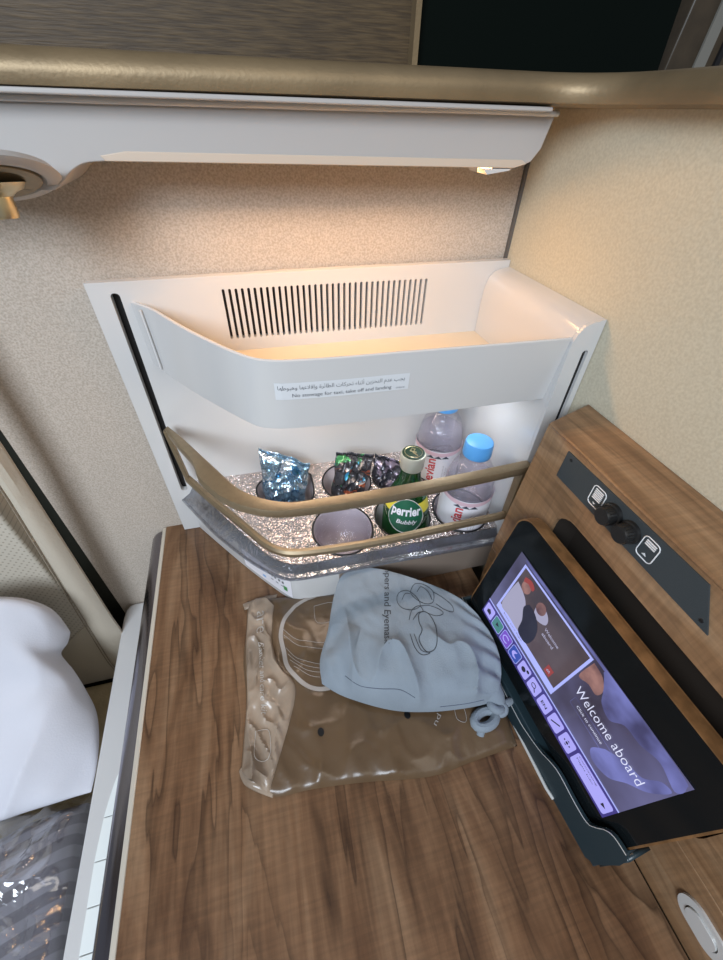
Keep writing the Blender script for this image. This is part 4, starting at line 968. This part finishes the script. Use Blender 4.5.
# pale slatted insert: each slat is its own piece
edges = [.2282, .178, .135, .095, .058, .021, -.016, -.053, -.09]
def lx(y): return -.2650-.0155*min(1, max(0, (.2282-y)/.07))**.6
for i, (ya, yb) in enumerate(zip(edges, edges[1:])):
    if i == 0:
        pts = [(lx(y), y, za) for y in (.2282, .222, .212, .20, .19, yb+.0006)]+[(-.2580, yb+.0006, za), (-.2580, .215, za), (-.2600, .2282, za)]
    else: pts = [(lx(ya), ya-.0006, za), (lx(yb), yb+.0006, za), (-.2580, yb+.0006, za), (-.2580, ya-.0006, za)]
    obj('slat', MB().prism(pts, (0, 0, .0022)), 'tile', am, bev=.0004)
obj('slat_groove', MB().box(-.2578, -.2545, -.09, .20, za, za+.0006), 'black', am, smooth=False)

se = thing('passenger_seat', (-.60, .3, FLOOR), 'cream leather seat with perforated backrest at the left edge', 'seat')
# backrest
def bk(z): return .455-.02*(z+.28)/.5*-1 if False else .452
obj('backrest', MB().box(-1.15, -.335, .448, .50, -.84, -.058), 'perf', se, bev=.004)
# lower plain part, below the cross seam
low_b = [onY(108, 660, .444), onY(57, 654, .444), onY(85, 629, .444)]
obj('lower_backrest', MB().prism([(-.330, .4455, -.84), (-.330, .4455, -.650), (-.340, .4455, -.648), (-.40, .4455, -.702), (-.52, .4455, -.78), (-1.15, .4455, -.83), (-1.15, .4455, -.84)], (0, .004, 0)), 'leather', se, bev=.0012)
bol = []
for z in [-.84+.782*k/24 for k in range(25)]:
    xi = -.3445+(.0385)*max(0, min(1, (z+.756)/.4265)); xo = -.2965+.014*max(0, min(1, (z+.651)/.371))
    w_ = xo-xi; c_ = (xi+xo)/2
    bol.append([(xi, .452, z), (xi+.001, .4395, z), (xi+w_*.2, .4335, z), (c_, .4315, z), (xo-w_*.2, .4345, z), (xo, .443, z), (xo-.003, .452, z), (xo-.012, .457, z), (xi, .457, z)])
obj('bolster', MB().loft(bol), 'leather', se)
st_ = MB()
for k in range(2):
    st_.tube([(-.3445+.0385*max(0, min(1, (z+.756)/.4265))-.0015+.0062*k, .4385-.0035*k, z) for z in [-.84+.78*i/30 for i in range(31)]], .0007, 6)
obj('piping', st_, 'stitch', se)
obj('seat_cushion', MB().box(-1.15, -.3005, -.6, .4400, FLOOR+.15, -.8335), 'seatfabric', se, bev=.012, seg=4)
obj('seat_base', MB().box(-1.12, -.32, -.55, .44, FLOOR, FLOOR+.15), 'shellblack', se)
obj('back_shell', MB().box(-1.2, -.3085, .5015, .535, FLOOR, .01), 'shellblack', se, smooth=False)
# pillow
fpl = coons([tuple(onZ(u, v, z)) for u, v, z in ((-200, 935, -.735), (-90, 870, -.735), (-40, 842, -.735), (0, 822, -.735), (40, 808, -.73), (90, 793, -.725))],
            [tuple(onZ(92, 793, -.725)), tuple(onZ(98, 765, -.715)), tuple(onZ(100, 738, -.705)), tuple(onZ(97, 712, -.695)), tuple(onY(86, 690, .350)), tuple(onY(74, 672, .368)), tuple(onY(61, 656, .385)), tuple(onY(68, 644, .395)), tuple(onY(71, 632, .40))],
            [tuple(onY(u, v, .405)) for u, v in ((-200, 650), (-90, 612), (-40, 600), (0, 596), (30, 599), (54, 610), (71, 632))],
            [tuple(onZ(-200, 935, -.735)), tuple(onZ(-215, 840, -.70)), tuple(onY(-215, 740, .37)), tuple(onY(-200, 650, .405))])
pn = Vector((.1, -.55, .82)).normalized()
def plp(u, v, sgn):
    p = fpl(u, v); k = (max(0, 1-abs(2*u-1)**3.5)*max(0, 1-abs(2*v-1)**3))**.5
    w_ = .014*nz(p.x*7, p.y*7, 2)+.012*nz(p.x*16+p.y*6, p.y*9+5, 3)+.016*max(0, 1-abs(nz(p.x*6-p.y*5, p.y*3+p.x*3+9, 2))*2.6)**2*(1-.3)+.008*math.sin(p.x*38-p.z*30+6*nz(p.x*5, p.y*5, 1))*max(0, nz(p.x*6+4, p.y*6, 3)+.25)+.003*nz(p.x*26, p.y*20, 6)
    if sgn > 0: return p+pn*(.030*k+w_*min(1, k*2))
    return p-pn*.028*k
plo = obj('pillow', MB().grid(lambda u, v: plp(u, v, 1), 70, 70).merge(MB().grid(lambda u, v: plp(u, v, -1), 70, 70)), 'pillow', weld=True, sub=1)
tag(plo, 'white cotton pillow propped against the perforated backrest at the left', 'pillow')
# blanket in its plastic bag
bl = thing('wrapped_blanket', (-.42, .1, -.83), 'grey striped blanket sealed in clear plastic on the seat, lower left', 'blanket')
fbl = coons(pz(-.72, (-220, 1190), (0, 1140), (40, 1130)), pz(-.72, (40, 1130), (44, 1040), (54, 950), (66, 870), (80, 792)), pz(-.72, (-200, 915), (-40, 838), (0, 822), (40, 806), (80, 792)), pz(-.72, (-220, 1190), (-210, 1050), (-90, 880)))
def blw(u, v, p): return .006*nz(p.x*12, p.y*10, 3)+.004*nz(p.x*30, p.y*26, 3)
bmh = puffy(fbl, -.765, .045, 50, 60, blw, 5, 6)
for p in bmh.v:
    if p.z < -.7649: p.z = -.8325
obj('blanket', bmh, 'blanket', bl, weld=True)
ffl = coons(pz(-.72, (-228, 1200), (0, 1150), (50, 1140)), pz(-.72, (50, 1140), (56, 1040), (66, 950), (78, 870), (89, 782)), pz(-.71, (-208, 905), (-40, 826), (0, 810), (40, 794), (89, 782)), pz(-.72, (-228, 1200), (-220, 1050), (-208, 905)))
def flw(u, v, p): return .010*max(0, 1-abs(nz(p.x*11+3, p.y*7, 8))*2.5)**2+.005*max(0, 1-abs(nz(p.x*34+3, p.y*20, 8))*2.5)**2+.003*nz(p.x*60, p.y*45, 1)
def ftop(u, v):
    p = ffl(u, v); k = (max(0, 1-abs(2*u-1)**5)*max(0, 1-abs(2*v-1)**6))**.5; return Vector((p.x, p.y, -.775+.064*k+flw(u, v, p)*min(1, k*2)))
obj('plastic_wrap', MB().grid(ftop, 90, 100), 'film', bl)

# ================================================================== LIGHTS
def area(name, loc, rot, size, power, col, sy=None):
    l = bpy.data.lights.new(name, 'AREA'); l.energy = power; l.color = col; l.size = size*S
    if sy: l.shape = 'RECTANGLE'; l.size_y = sy*S
    o = bpy.data.objects.new(name, l); COL.objects.link(o); o.location = W(loc); o.rotation_euler = rot; return o
def aim(o, to):
    d = W(to)-o.location; o.rotation_euler = d.to_track_quat('-Z', 'Y').to_euler()
l1 = area('warm_strip_light', (.09, .437, -.0380), (R(-28), 0, 0), .30, .44, (1, .53, .20), .02)
l2 = area('minibar_light', (.06, .40, -.226), (0, 0, 0), .16, .17, (1, .80, .66), .02)
l2b = area('minibar_light', (.23, .40, -.226), (0, 0, 0), .08, .08, (.92, .95, 1), .02)
l3 = area('cabin_ceiling_light', (-.74, -1.0, .68), (0, 0, 0), .7, 24, (.78, .88, 1)); aim(l3, (-.1, .4, -.3))
l4 = area('cabin_side_light', (.5, -1.0, 1.2), (0, 0, 0), .9, 3.5, (1, .92, .80)); aim(l4, (.1, .4, -.3))
w = bpy.data.worlds.new('world'); scene.world = w; w.use_nodes = True
bgn = w.node_tree.nodes['Background']; bgn.inputs[0].default_value = (.80, .85, .95, 1); bgn.inputs[1].default_value = .25
scene.view_settings.view_transform = 'Standard'; scene.view_settings.look = 'None'; scene.view_settings.exposure = 0; scene.view_settings.gamma = 1
scene.view_settings.use_curve_mapping = False
